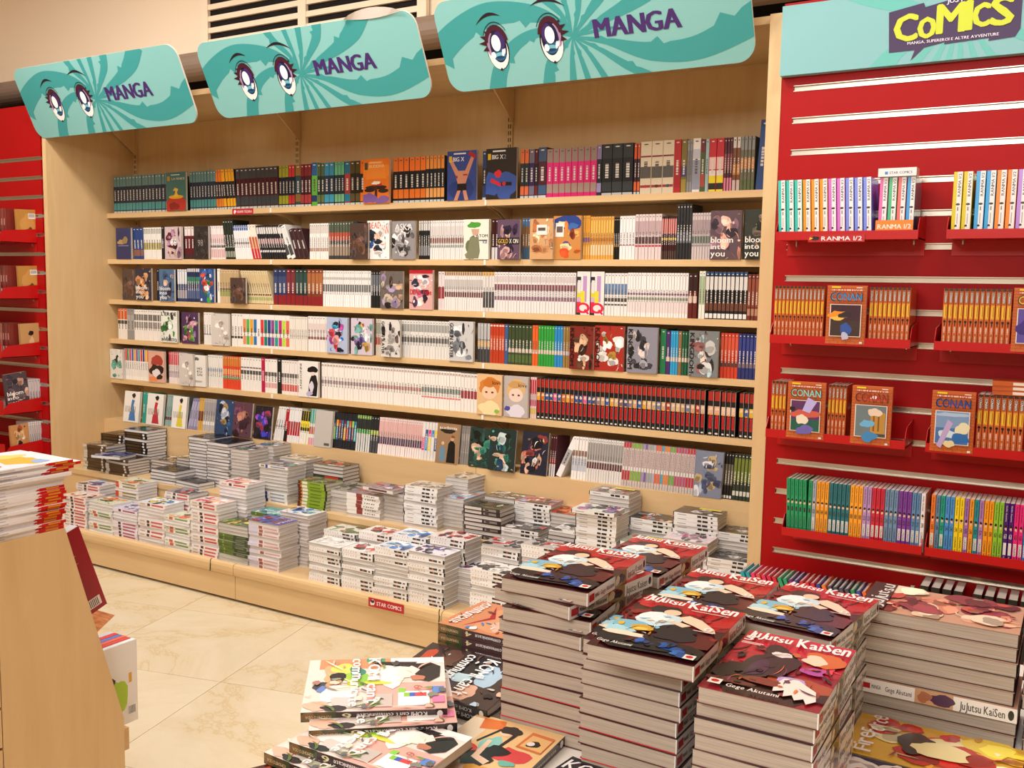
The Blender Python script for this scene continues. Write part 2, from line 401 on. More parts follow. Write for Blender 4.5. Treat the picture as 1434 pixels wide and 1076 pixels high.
def ray_strips(o, W, H, hull, P):
    for ri, (pts, ws) in enumerate(RAYS):
        n = len(pts); q = [(x*W, y*H) for x, y in pts]; samp = []; K = 7
        for i in range(n-1):
            p0, p1, p2, p3 = q[max(i-1, 0)], q[i], q[i+1], q[min(i+2, n-1)]
            for k in range(K+(i == n-2)):
                t = k/K; f = lambda a, b, c, d: .5*(2*b+(c-a)*t+(2*a-5*b+4*c-d)*t*t+(3*b-a-3*c+d)*t**3)
                samp.append((f(p0[0], p1[0], p2[0], p3[0]), f(p0[1], p1[1], p2[1], p3[1]), (ws[i]+(ws[i+1]-ws[i])*t)*H*.85))
        L = []
        for i, (x, y, w_) in enumerate(samp):
            a = samp[max(i-1, 0)]; b = samp[min(i+1, len(samp)-1)]; dx, dy = b[0]-a[0], b[1]-a[1]; d = math.hypot(dx, dy) or 1
            jg = 1.55 if i % 9 == 6 else .8 if i % 9 == 7 else 1
            L.append(((x-dy/d*w_*jg, y+dx/d*w_*jg), (x+dy/d*w_, y-dx/d*w_)))
        for a, b in zip(L, L[1:]):
            quad = [a[0], a[1], b[1], b[0]]
            ar = sum(quad[i-1][0]*quad[i][1]-quad[i][0]*quad[i-1][1] for i in range(4))
            c_ = clip_convex(quad if ar > 0 else quad[::-1], hull)
            if c_: o.poly([P(x, y, .0004+ri*.00002) for x, y in c_], TD, PRINT)
def sign(x0, x1, zb, zt, yb, yt, label, curl=False):
    W = x1-x0; H = math.hypot(zt-zb, yt-yb); hull = rrect(W, H, .062)
    vz = Vector((0, (yt-yb)/H, (zt-zb)/H)); nz = Vector((0, -(zt-zb)/H, (yt-yb)/H))
    P = lambda x, y, k=0: (Vector((0, 0, 0))+Vector((x, 0, 0))+vz*y+nz*k)
    root = link('hanging_sign', None, None, (x0, yb, zb)); tag(root, label, 'sign', 'hanging signs above the bookcase')
    o = MB(); n = len(hull)
    o.poly([P(x, y, 0) for x, y in hull], TL, PRINT); o.poly([P(x, y, -.008) for x, y in hull][::-1], 'e8e2d8', PRINT)
    for i in range(n):
        a, b = hull[i-1], hull[i]; o.poly([P(*a, 0), P(*a, -.008), P(*b, -.008), P(*b, 0)], 'e6e0d4', PRINT)
    o.build('board', root)
    o = MB(); ray_strips(o, W, H, hull, P); o.build('swirl_print', root)['kind'] = 'stuff'
    o = MB(); eye(o, P, W*.205, H*.465, 1.02, -1, W, H); o.build('printed_eye', root)
    o = MB(); eye(o, P, W*.393, H*.475, 1.02, 1, W, H); o.build('printed_eye', root)
    o = MB()
    for bx0, bx1, yy, tilt in ((.145, .235, .70, .06), (.345, .455, .76, -.05)):
        pts = [(W*(bx0+(bx1-bx0)*i/8), H*(yy+.11*math.sin(math.pi*(i/8*.8+.1)) + tilt*(i/8-.5))) for i in range(9)]
        pts += [(x, y-.011*math.sin(math.pi*(8-i)/8)-.001) for i, (x, y) in enumerate(pts[::-1])]
        o.poly([P(x, y, .0012) for x, y in pts], '231a26', PRINT)
    o.text(P(0, 0, .0012), Vector((W, 0, 0)), vz*H, ('t', 'MANGA', .538, .405, .80, .605, '452a6c', 0, 0, 4), PRINT)
    o.build('lettering', root)['kind'] = 'stuff'
    for xx in (.12, .88):
        o = MB(); o.tube([P(W*xx, H*.08, -.008), (W*xx, .02-yb-.357+.02, .13)], .004, 'b8b0a4', PRINT); o.build('mounting_arm', root)
    if curl:
        o = MB(); q = []
        for i in range(9):
            t = i/8; q.append((W*(.72+.24*t), t))
        for i in range(8):
            (xa, ta), (xb, tb) = q[i], q[i+1]
            ha = .030*math.sin(math.pi*ta)**.7; hb = .030*math.sin(math.pi*tb)**.7
            o.poly([P(xa, H-.012*math.sin(math.pi*ta), .002+.004*ta), P(xb, H-.012*math.sin(math.pi*tb), .002+.004*tb), P(xb, H+hb, .012), P(xa, H+ha, .012)], 'efe6e0', PRINT)
        o.build('peeling_corner', root)
sign(-.05, 1.164, 2.119, 2.442, -.36, -.503, 'teal swirl sign with cartoon eyes, over the side panel next to the red wall')
sign(1.295, 2.482, 2.124, 2.422, -.36, -.505, 'teal eye sign with a peeling white corner, between the other two signs', True)
sign(2.566, 3.757, 2.131, 2.43, -.36, -.505, 'teal eye sign hanging next to the red slat wall board')

# ---------------------------------------------------------------- red slat walls
def slatwall(x0, x1, zlist, label, edge0, mname='slatwall_panel'):
    root = link(mname, None, None, (0, 0, 0)); tag(root, label, 'slat wall')
    y = -.357; zz = sorted(zlist)
    bx('backing', (x0, y+.012, .05), (x1, y+.045, 2.30), RED if 0 else REDM, root)
    prev = .05
    for z in zz+[2.30]:
        bx('plank', (x0, y, prev), (x1, y+.0119, z-.0085 if z < 2.3 else 2.30), RED, root); prev = z+.0085
    for z in zz:
        o = MB(); o.box((x0, y+.009, z-.0085), (x1, y+.0119, z+.0085), m=ALU)
        o.box((x0, y-.0015, z-.0095), (x1, y+.011, z-.0070), m=ALU); o.box((x0, y-.0015, z+.0070), (x1, y+.011, z+.0095), m=ALU)
        o.build('metal_channel', root)
    return root
slatwall(3.88, 6.2, [.533+.1*k for k in range(-2, 16)], 'red slatted display wall with metal channels beside the beech post', 0)
bx('filler', (3.8401, -.355, 0), (3.8799, -.3, 2.3), RED, bpy.data.objects['slatwall_panel'])
slatwall(-2.6, -.045, [.52+.1*k for k in range(-2, 16)], 'red slatted display wall beyond the far side panel', 0)

# header board of the red wall
hb = link('header_board', None, None, (3.842, -.387, 2.07)); tag(hb, 'pale teal header board with comic speech bubble logo over the red wall', 'sign')
W_, H_ = 2.2, .214
P = lambda x, y, k=0: Vector((x-3.842, -k, y-2.07))
hull = [(3.842, 2.07), (6.0, 2.07), (6.0, 2.284), (3.842, 2.284)]
MB().box((0, 0, 0), (2.158, .03, .214), '7eb6ba', PRINT).build('board', hb)
o = MB(); swirl(o, 0, 0, hull, 4.36, 2.20, lambda x, y, k=0: P(x, y, k), [(172, 14, -.7, .9), (192, 13, 1.4, .9), (205, 6, .6, .5), (228, 7, 0, .5), (244, 7, 0, .4), (258, 7, 0, .4), (272, 7, 0, .4), (288, 7, 0, .4), (304, 7, 0, .4), (330, 9, .4, .7), (10, 10, .3, 1.5)], '62b8b0'); o.build('swirl_print', hb)['kind'] = 'stuff'
o = MB()
bub = [(4.162, 2.225), (4.258, 2.241), (4.263, 2.228), (4.327, 2.24), (4.36, 2.262), (4.517, 2.275), (4.516, 2.138), (4.504, 2.117), (4.436, 2.113), (4.437, 2.121), (4.319, 2.116), (4.321, 2.122), (4.265, 2.112), (4.23, 2.079), (4.24, 2.108), (4.168, 2.107)]
o.poly([P(x, y, .0015) for x, y in bub], '3a2350', PRINT); o.build('speech_bubble', hb)
o = MB()
xs = 4.178
for ch, wd, dz, hh in (('C', .068, 0, .078), ('O', .052, .002, .060), ('M', .078, .010, .085), ('I', .020, .012, .085), ('C', .048, .018, .066), ('S', .062, .016, .082)):
    for q_, (dx, dz_) in enumerate(((-.0045, 0), (-.002, .002), (.0, -.002), (.002, .002), (.0045, 0), (0, .003), (-.003, -.002), (.003, -.002))):
        o.text(P(0, 0, .003+.00009*q_), Vector((1, 0, 0)), Vector((0, 0, 1)), ('t', ch, xs+dx+.004, 2.138+dz+dz_, xs+wd+dx-.004, 2.138+dz+dz_+hh, 'c8d42e', 0, 0, 1), PRINT)
    xs += wd-.0015
o.build('lettering', hb)['kind'] = 'stuff'
o = MB(); o.text(P(0, 0, .003), Vector((1, .0, 0)), Vector((0, 0, 1)), ('t', 'MANGA, SUPEREROI E ALTRE AVVENTURE', 4.219, 2.125, 4.462, 2.1335, 'e9dfee'), PRINT)
o.text(P(0, 0, .003), Vector((1, 0, 0)), Vector((0, 0, 1)), ('t', 'JUST', 4.321, 2.231, 4.366, 2.246, 'e9dfee'), PRINT); o.build('tagline', hb)

# ---------------------------------------------------------------- books: generators
def seg_text(z0, z1, col, seed, w=.3):
    """small blocks standing for unreadable spine lettering"""
    q = random.Random(seed); out = []; z = z0
    while z < z1:
        l = q.uniform(.02, .05); out.append(('r', .5-w/2, z, .5+w/2, min(z+l, z1), col)); z += l+q.uniform(.008, .02)
    return out
def contrast(h):
    v = int(h[0:2], 16)*.3+int(h[2:4], 16)*.6+int(h[4:6], 16)*.1
    return '5a5452' if v > 130 else 'd8d2cc'
def spine_prog(base, bands, seed=0, extra=()):
    pr = [('r', -.01, a, 1.01, b, c) for a, b, c in bands]
    if not any(b[1]-b[0] > .35 for b in bands) or True:
        pr += seg_text(.34, .62, contrast(base), seed, .34)
    pr += [('e', .5, .945, .24, .012, contrast(bands[0][2] if bands and bands[0][1] > .9 else base))]
    return pr + list(extra)
STAND = {}
def standing(t, h, d, base, prog, m=None, key=None, side=None):
    """upright paperback: spine on the plane y=0 facing -y, page block inset"""
    if key in STAND: return STAND[key]
    m = m or PRINT; o = MB(); c = min(.0012, t*.12); x = t/2-.0003
    side = side or base
    prof = [(-x, d), (-x, c), (-x+c, 0), (x-c, 0), (x, c), (x, d), (x-.0006, d), (x-.0006, .002), (-x+.0006, .002), (-x+.0006, d)]
    i = len(o.v); n = len(prof)
    o.v += [(p[0], p[1], 0) for p in prof] + [(p[0], p[1], h) for p in prof]
    fs = [(i+k, i+(k+1) % n, i+n+(k+1) % n, i+n+k) for k in range(n)] + [tuple(range(i+n, i+2*n)), tuple(range(i, i+n))[::-1]]
    mi = o.mi(m)
    for f in fs: o.f.append(f); o.c.append(lin(side)); o.m.append(mi)
    o.box((-x+.0008, .002, .0015), (x-.0008, d-.002, h-.0015), 'cfc8be', m)
    o.art((-x+c, 0, 0), (2*x-2*c, 0, 0), (0, 0, h), (0, -1, 0), prog, m)
    STAND[key] = o.mesh('book'); return STAND[key]

# covers: background, palette and shapes
def shade(h, k):
    return '%02x%02x%02x' % tuple(max(0, min(255, int(int(h[i:i+2], 16)*k))) for i in (0, 2, 4))
def stroke(q, cx, cy, ln, wd, a, bend=0):
    pts = []; n = 5
    for i in range(n+1):
        t = i/n-.5; x = cx+math.cos(a+bend*t)*ln*t; y = cy+math.sin(a+bend*t)*ln*t; pts.append((x, y, wd*(1-abs(2*t))**.6))
    nx, ny = -math.sin(a), math.cos(a)
    return [(x+nx*w_, y+ny*w_) for x, y, w_ in pts]+[(x-nx*w_, y-ny*w_) for x, y, w_ in pts[::-1]]
def speck(seed, pal, n, x0=.02, y0=.02, x1=.98, y1=.98, s=1.0):
    q = random.Random(seed*31+7); out = []
    for i in range(n):
        c = shade(q.choice(pal), q.uniform(.65, 1.25)); cx, cy = q.uniform(x0, x1), q.uniform(y0, y1)
        if q.random() < .55: out.append(('p', stroke(q, cx, cy, q.uniform(.06, .26)*s, q.uniform(.004, .014)*s, q.uniform(0, 3.14), q.uniform(-1, 1)), c))
        else: out.append(('b', cx, cy, q.uniform(.015, .06)*s, q.uniform(.01, .05)*s, c, q.random()))
    return out
def auto(seed, pal, n=12, centre=True):
    q = random.Random(seed); out = []
    for i in range(n):
        cx = q.gauss(.5, .2) if centre else q.uniform(.1, .9); cy = q.uniform(.08, .85)
        rx, ry = q.uniform(.06, .24), q.uniform(.05, .18); c = q.choice(pal); sd = q.random()
        out.append(('b', cx, cy, rx, ry, c, sd))
        out.append(('b', cx-rx*.15, cy-ry*.25, rx*.7, ry*.6, shade(c, q.choice((.72, .82, 1.18))), sd+1))
    return out+speck(seed, pal, 16)
def bricks():
    out = []
    for k in range(1, 20):
        y = k/20; out.append(('r', 0, y-.003, 1, y+.001, '8a3a20'))
        for j in range(5):
            x = (j+.5*(k % 2))/4.6
            out.append(('r', x-.003, y-.05, x+.003, y, '8a3a20'))
    return out
def detective(title, panel, shapes, tcol):
    return ('c4622e', bricks() + [('r', .1, .13, .9, .68, 'e8e0d8'), ('r', .12, .14, .88, .67, panel)] + shapes +
            [('r', .1, .74, .9, .79, 'b8502a')] + [('t', 'CONAN', .095, .735, .905, .885, '14202c'), ('t', 'CONAN', .11, .745, .89, .875, tcol), ('r', .12, .91, .9, .935, 'e0c0b0'), ('t', 'DETECTIVE', .14, .90, .86, .95, 'b83c20'),
             ('r', .12, .955, .35, .985, 'e8c82a'), ('r', .75, .955, .9, .97, 'e8dcd0'), ('r', .88, .02, .95, .05, 'd8e0e8')])
def bloom(bg, pal, seed):
    return (bg, auto(seed, pal, 13) + [('t', 'bloom', .04, .34, .75, .47, 'f2efec'), ('t', 'into', .04, .21, .52, .32, 'f2efec'), ('t', 'you', .04, .06, .5, .19, 'f2efec')])
def dress(c, s):
    return ('ebe8e2', [('p', [(.35, .05), (.8, .05), (.7, .4), (.62, .55), (.68, .72), (.5, .74), (.45, .5), (.4, .3)], c), ('e', .6, .82, .1, .07, 'e6c9b0'), ('b', .6, .87, .14, .08, '1e1a1c', 3), ('b', .55, .2, .2, .12, c, s), ('b', .4, .38, .1, .04, 'e0c4b0', s)] + seg_text(.3, .5, '5a5452', s, .1)[:0] + [('r', .1+.09*i, .32, .13+.09*i, .52, '8a8480') for i in range(8)])
def upright(bg, pal, seed, txt, tc='17171a'):
    return (bg, auto(seed, pal, 14) + [('t', txt, .04, .08, .2, .95, tc, -1)])
COV = {
 'phoenix': ('3f6f6c', [('b', .5, .18, .62, .24, 'b8352c', 1), ('b', .4, .12, .3, .12, '8a2420', 4), ('e', .5, .36, .38, .05, 'e0a82c'), ('p', [(.35, .36), (.65, .36), (.55, .47), (.62, .56), (.45, .6), (.34, .52), (.48, .52), (.44, .44)], 'e8b83a'), ('t', 'LA FENICE', .3, .8, .95, .86, 'c9c0a0'), ('r', .06, .78, .2, .9, 'b88a3a'), ('r', .25, .92, .7, .94, 'd8e0dc')]),
 'buddha': ('e0762a', [('r', 0, .6, 1, .85, 'e8842f'), ('p', [(.1, .55), (.25, .95), (.75, .95), (.9, .55)], 'ea8a34'), ('e', .5, .36, .42, .05, '3a2620'), ('e', .25, .3, .2, .045, '2e1f1c'), ('e', .78, .28, .2, .05, '3a2620'), ('b', .55, .43, .2, .05, 'c03a24', 1), ('b', .5, .46, .16, .05, 'f0ead8', 2), ('r', .45, .12, .55, .36, '4a2c24'), ('b', .25, .12, .32, .13, '7a5a9a', 4), ('b', .75, .08, .28, .1, '7f5f9c', 6), ('t', 'BUDDHA', .24, .8, .82, .87, 'f2c890'), ('r', .06, .76, .18, .92, '4a4a3a'), ('r', .22, .9, .7, .93, 'f0b880')]),
 'bigx': ('33488a', [('b', .5, .2, .5, .3, '2a3c78', 3), ('p', [(.05, .82), (.14, .85), (.38, .6), (.62, .6), (.85, .92), (.94, .88), (.72, .5), (.62, .3), (.38, .3), (.3, .5)], 'c98a6e'), ('p', [(.34, .18), (.68, .18), (.66, .34), (.36, .34)], '1b1b20'), ('p', [(.36, .2), (.47, .2), (.35, -.02), (.22, -.02)], 'c98a6e'), ('p', [(.54, .2), (.66, .2), (.75, -.02), (.62, -.02)], 'c98a6e'), ('r', .3, .45, .36, .5, 'a02028'), ('r', .55, .5, .7, .53, 'b02028'), ('p', [(.72, .92), (.95, .82), (.98, .9), (.78, .99)], 'a82830'), ('t', 'BIG X', .2, .79, .58, .88, 'e8e6ea'), ('r', .06, .78, .16, .9, 'd8b030'), ('r', .22, .93, .64, .96, 'dcdce4')]),
 'bigx2': ('2b2725', [('b', .25, .3, .36, .3, '3b5aa8', 2), ('b', .7, .25, .4, .32, '3a56a0', 5), ('b', .4, .5, .14, .08, 'd8303c', 3), ('p', [(.15, .34), (.5, .24), (.52, .3), (.18, .42)], 'd8303c'), ('r', .5, .26, .85, .33, '1b1a1c'), ('e', .6, .3, .06, .04, 'c83038'), ('t', 'BIG X', .2, .79, .56, .88, 'e8e6ea'), ('t', '2', .58, .79, .66, .88, '7f8aa8'), ('r', .06, .78, .16, .9, 'd8b030'), ('r', .22, .93, .64, .96, 'dcdce4')]),
 'navygold': ('222c5c', [('b', .4, .55, .3, .1, 'a88a5a', 2), ('b', .6, .6, .2, .14, '8f764c', 6), ('r', .15, .42, .85, .44, '8a8aa0')]),
 'eightysix': ('c9b4b8', auto(5, ['e6dce0', 'a07a90', '2a2026', 'd8c0b0', '6a2030', 'e8e0e0', '3a2c38'], 16) + [('t', '86', .38, .42, .72, .64, 'f6f4f2')]),
 'darkcover': ('2c2a2a', auto(8, ['3c3836', '201e1e', '4a4442', '343030'], 12) + [('t', '98', .3, .4, .65, .6, '8a8480')]),
 'darkbrown': ('4a3a34', auto(3, ['6a4a3a', '3a302e', '2a2a30', '7a5a50', '564848'], 12)),
 'whiteorange': ('eceae8', [('t', 'DEAD', .05, .8, .6, .97, 'd8502a'), ('t', 'MAN', .6, .66, .95, .9, 'd8502a')] + auto(6, ['24303e', 'e6b8a0', 'd8604a', '3a5a9a', 'f0f0f0', '2f7ab0', 'e0d8d4', 'd8a89a'], 15)),
 'greyart': ('8f8c8e', auto(11, ['d8d6d6', '2a2628', '5a5658', 'eeeaea', 'a8a4a6', '3a3638'], 18) + [('t', 'ASKA', .15, .76, .9, .94, 'e8e4e2')]),
 'atom': ('e6e4d6', [('b', .42, .86, .26, .1, '4f9a3c', 2), ('p', [(.3, .76), (.62, .76), (.6, .64), (.5, .58), (.36, .62)], 'c8a08a'), ('b', .35, .3, .3, .3, '6a7054', 3), ('b', .3, .12, .28, .12, '8a8c70', 5), ('p', [(.25, .55), (.6, .56), (.66, .2), (.6, .02), (.1, .02), (.2, .3)], '7c8064'), ('t', 'ATOM', .5, .55, .96, .63, '25252a'), ('r', .62, .46, .95, .49, '5a5a58'), ('t', '12', .78, .4, .95, .46, '3a5a7a')]),
 'gold': ('5f4a60', auto(9, ['d0a0a0', '3a2a4c', '7a6a90', 'b8908a', '2a2438', 'e0c0a8'], 12) + [('r', 0, .38, 1, .54, '1c1620'), ('t', 'GOLD', .05, .4, .5, .52, 'd8b040'), ('t', 'X ON', .55, .4, .95, .52, 'e0dcd0')]),
 'tanart': ('d0a070', auto(12, ['e6c8a0', 'b8784a', 'e8d4b8', 'c88a5a', 'a8643c', 'd8b088'], 14) + [('r', .3, .6, .75, .85, 'e9e4dc'), ('r', .36, .7, .68, .78, '5a5450')]),
 'bluegold': ('c98a4a', [('b', .5, .85, .6, .2, '27428a', 1), ('b', .3, .8, .2, .1, 'e6d8a0', 2), ('b', .7, .75, .2, .1, '3a6ab0', 5)] + auto(14, ['e07a3a', 'd8502a', 'e8b060', '8a3a2a', 'f0d8a0', '5a4a8a', 'e89a5a'], 14)[:14] + [('r', .08, .52, .38, .84, 'ece8e2'), ('r', .12, .62, .34, .76, '6a5a5a')]),
 'bloom1': bloom('5c4a54', ['d8a08a', 'e8c0b0', '2a2430', '8a6a78', '3a3240', 'c88a78', 'e6b0a0'], 2),
 'bloom2': bloom('2c3430', ['4a5048', '7a6458', '1e2422', '5a6050', 'a08070'], 4),
 'bloom3': bloom('20243c', ['c98a5a', 'e8c0a0', '14182a', 'd8a070', '3a3a50', 'e0b090'], 6),
 'bloom4': bloom('4a6a8c', ['8aa8c0', '2a3a52', 'c9a890', '3a5a80', '1e2434', 'a8b8c4'], 8),
 'bluegreen': ('2a4a80', auto(16, ['e6eaf0', '2f8a4a', '5a9ad0', '1e2a50', 'd04a3a', '3a6ab0', 'f0f0f0', '6a3a3a'], 18)),
 'greybrown': ('6a625e', auto(17, ['8a8088', '4a3a34', 'b89a80', '2a2424', 'c8b8a8', '9a8aa8', 'a8744a'], 16)),
 'pinkred': ('d8a8a4', auto(18, ['e8c8c0', '2a2230', 'c88a94', 'f0dcd4', '5a3a5a', 'b0607a', '2c3040', 'e8e0e8'], 16) + [('r', 0, .92, 1, 1, 'b82030'), ('t', 'DEAD Tube', .04, .38, .96, .52, 'd0202c')]),
 'leroe': ('e6e8e0', auto(19, ['3a8a2c', '1e2a22', '6ab04a', 'e0e4dc', '2a5a34', '4a4a44', 'e8ece8'], 12) + [('t', "L'EROE", .04, .84, .96, .96, '1a1a1a'), ('t', 'INVERTITO', .04, .04, .96, .14, '1a1a1a')]),
 'purplegreen': ('4a3058', auto(20, ['6aa04a', 'd8a0b0', '5a3a6a', '2e1c38', 'e0d8d0', '3a7a3a', 'a04a4a', '8a6a9a'], 16)),
 'greypale': ('cfc9c2', auto(21, ['b5aea8', 'e2ddd6', '9a948e', 'd8d0c8'], 7)),
 'mechblue': ('b0bcd8', auto(22, ['2a7ad0', '1e2434', 'd84a5a', 'e8ecf2', 'b04a9a', '4ab0e0', '3a3a4a', 'f0a0a0'], 20)),
 'purplewhite': ('cfc4d4', auto(23, ['5a4a8a', '2c2434', 'c8a04a', 'f0ecee', 'a04a3a', '8a7ab0', '6aa09a', 'e8e4ea'], 20)),
 'slayer1': upright('d8d4d0', ['3a3636', '8a8684', '5a4a48', 'b8b4b0', '242222'], 24, 'GOBLIN SLAYER'),
 'slayer2': upright('c8c8c8', ['9a9ca0', 'e8e8ec', '5a6068', '3a3c40', 'c0a84a', 'b0b8c0', '7a8088'], 25, 'GOBLIN SLAYER'),
 'king1': upright('7a2420', ['3a2018', '2a1a16', 'c8a080', 'e0d8d0', '5a3a2a', '1c1412'], 26, 'KINGDOM', '101010'),
 'king2': upright('a82824', ['e8e4e0', 'd0ccc8', 'b08a3a', 'f0ece8', '8a6a2a', '2a2420', 'c8c0b8'], 27, 'KINGDOM', '101010'),
 'king3': upright('8a8a98', ['2a2c34', '3a3c46', 'a8a8b4', '1c1e24', 'c8b8b4', '5a5c6a'], 28, 'KINGDOM', '141418'),
 'king4': upright('7a8084', ['2a2a2c', 'a8c0c8', 'c8c8c8', '4a4a4e', 'd8c0b4', '8a5a5a', 'e0e4e6'], 29, 'KINGDOM', '141418'),
 'whitegreen': ('dcdad4', auto(30, ['2a8a7a', '1e2422', '5a9a8c', 'c8c4c0'], 9)),
 'pinkblack': ('d8a894', [('b', .55, .7, .42, .2, 'a83c34', 1), ('b', .5, .4, .45, .22, '1e1416', 2), ('b', .5, .3, .3, .14, 'e8e0e0', 3), ('b', .3, .1, .3, .1, 'e88a5a', 4), ('b', .7, .18, .2, .1, '2a1a1e', 6)]),
 'hokusai': ('e6e2dc', [('b', .35, .88, .22, .06, '6a6460', 1), ('t', 'HO', .4, .54, .75, .62, '1a1a1a'), ('t', 'KU', .4, .44, .75, .52, '1a1a1a'), ('t', 'SAI', .4, .34, .75, .42, '1a1a1a'), ('b', .4, .16, .35, .05, 'b5b0a8', 2)]),
 'innocent': ('e9e6e0', [('p', [(.5, .04), (.92, .04), (.98, .4), (.9, .62), (.7, .66), (.58, .5), (.52, .3)], '1b1a20'), ('e', .72, .68, .12, .07, 'e8d4c8'), ('b', .72, .78, .3, .1, '15141a', 1), ('b', .66, .3, .14, .16, 'dad4e0', 3), ('b', .55, .1, .18, .08, 'b8b0d0', 5), ('t', 'INNOCENT', .08, .2, .18, .92, '5a5450', -1)]),
 'girl1': ('e0b888', [('b', .5, .72, .46, .24, 'd0803a', 1), ('e', .5, .56, .3, .17, 'ecc8a8'), ('b', .55, .8, .36, .12, 'c8742e', 5), ('e', .38, .56, .05, .025, '7a2a20'), ('e', .62, .56, .05, .025, '7a2a20'), ('b', .5, .16, .5, .2, 'ecdca8', 3), ('e', .8, .1, .1, .05, '8ab84a'), ('t', 'love', .62, .76, .95, .86, '3a2a24')]),
 'girl2': ('b8b0ac', [('b', .5, .7, .44, .26, 'd8b078', 1), ('e', .5, .54, .3, .17, 'e8cfc0'), ('b', .5, .8, .38, .1, 'c89a60', 5), ('e', .38, .54, .05, .025, '7a3a34'), ('e', .62, .54, .05, .025, '7a3a34'), ('b', .5, .14, .46, .18, 'e0d8e4', 3), ('b', .15, .2, .12, .08, '4a4a9a', 2), ('t', 'love', .6, .74, .95, .84, '5a4a44')]),
 'bluedress': dress('3a7ab8', 3), 'reddress': dress('c03040', 4), 'yellowdress': dress('d8c83a', 5),
 'blueart': ('26446a', auto(33, ['3a6aa0', '1a2a4a', 'c8d0e0', '5a8ab0', '14203a', 'a88a5a'], 14)),
 'mauveart': ('5a3a4a', auto(34, ['8a5a4a', '3a2430', '7a4a6a', 'b07a6a', '2a1c24', 'c0504a'], 16)),
 'sparkle': ('1e1c28', auto(35, ['3a3ab0', '2a2834', '8a4ab0', '14141c', 'a03a5a', '3a3a44'], 16)),
 'greyplain': ('bdb8b2', [('r', .6, .05, .9, .12, '5a5652')]),
 'wizard': ('9a7a5a', [('p', [(.5, .02), (.9, .02), (.86, .5), (.7, .62), (.55, .5)], '17171a'), ('p', [(.15, .05), (.45, .05), (.42, .36), (.3, .46), (.18, .36)], '6a8aa0'), ('e', .3, .5, .07, .045, 'd8b090'), ('e', .72, .62, .08, .05, 'c8a080'), ('b', .74, .68, .1, .04, '8a4a2a', 4), ('b', .5, .82, .4, .07, '2a2420', 3), ('t', 'academia', .1, .86, .9, .94, 'e8e0d0')]),
 'greenart': ('1f3a34', auto(37, ['2f6a5a', '142420', '3a8a74', 'c8a890', '0e1a18', '285048'], 16)),
 'greenart2': ('1c302e', auto(38, ['2f7a66', '101c1a', '4a9a84', 'd0b098', '1a3a54', 'c8d8d8', '285048'], 18)),
 'navyart': ('1f2436', auto(39, ['e0dcd8', '8a3a34', 'c8a088', '2a2c48', '101422', 'b86a5a', 'e8e8ea'], 18)),
 'greyblue': ('7a8298', auto(40, ['9aa4b8', '4a5470', 'c8ccd8', '3a4464', 'c0a87a', 'e0e2e8'], 16)),
}
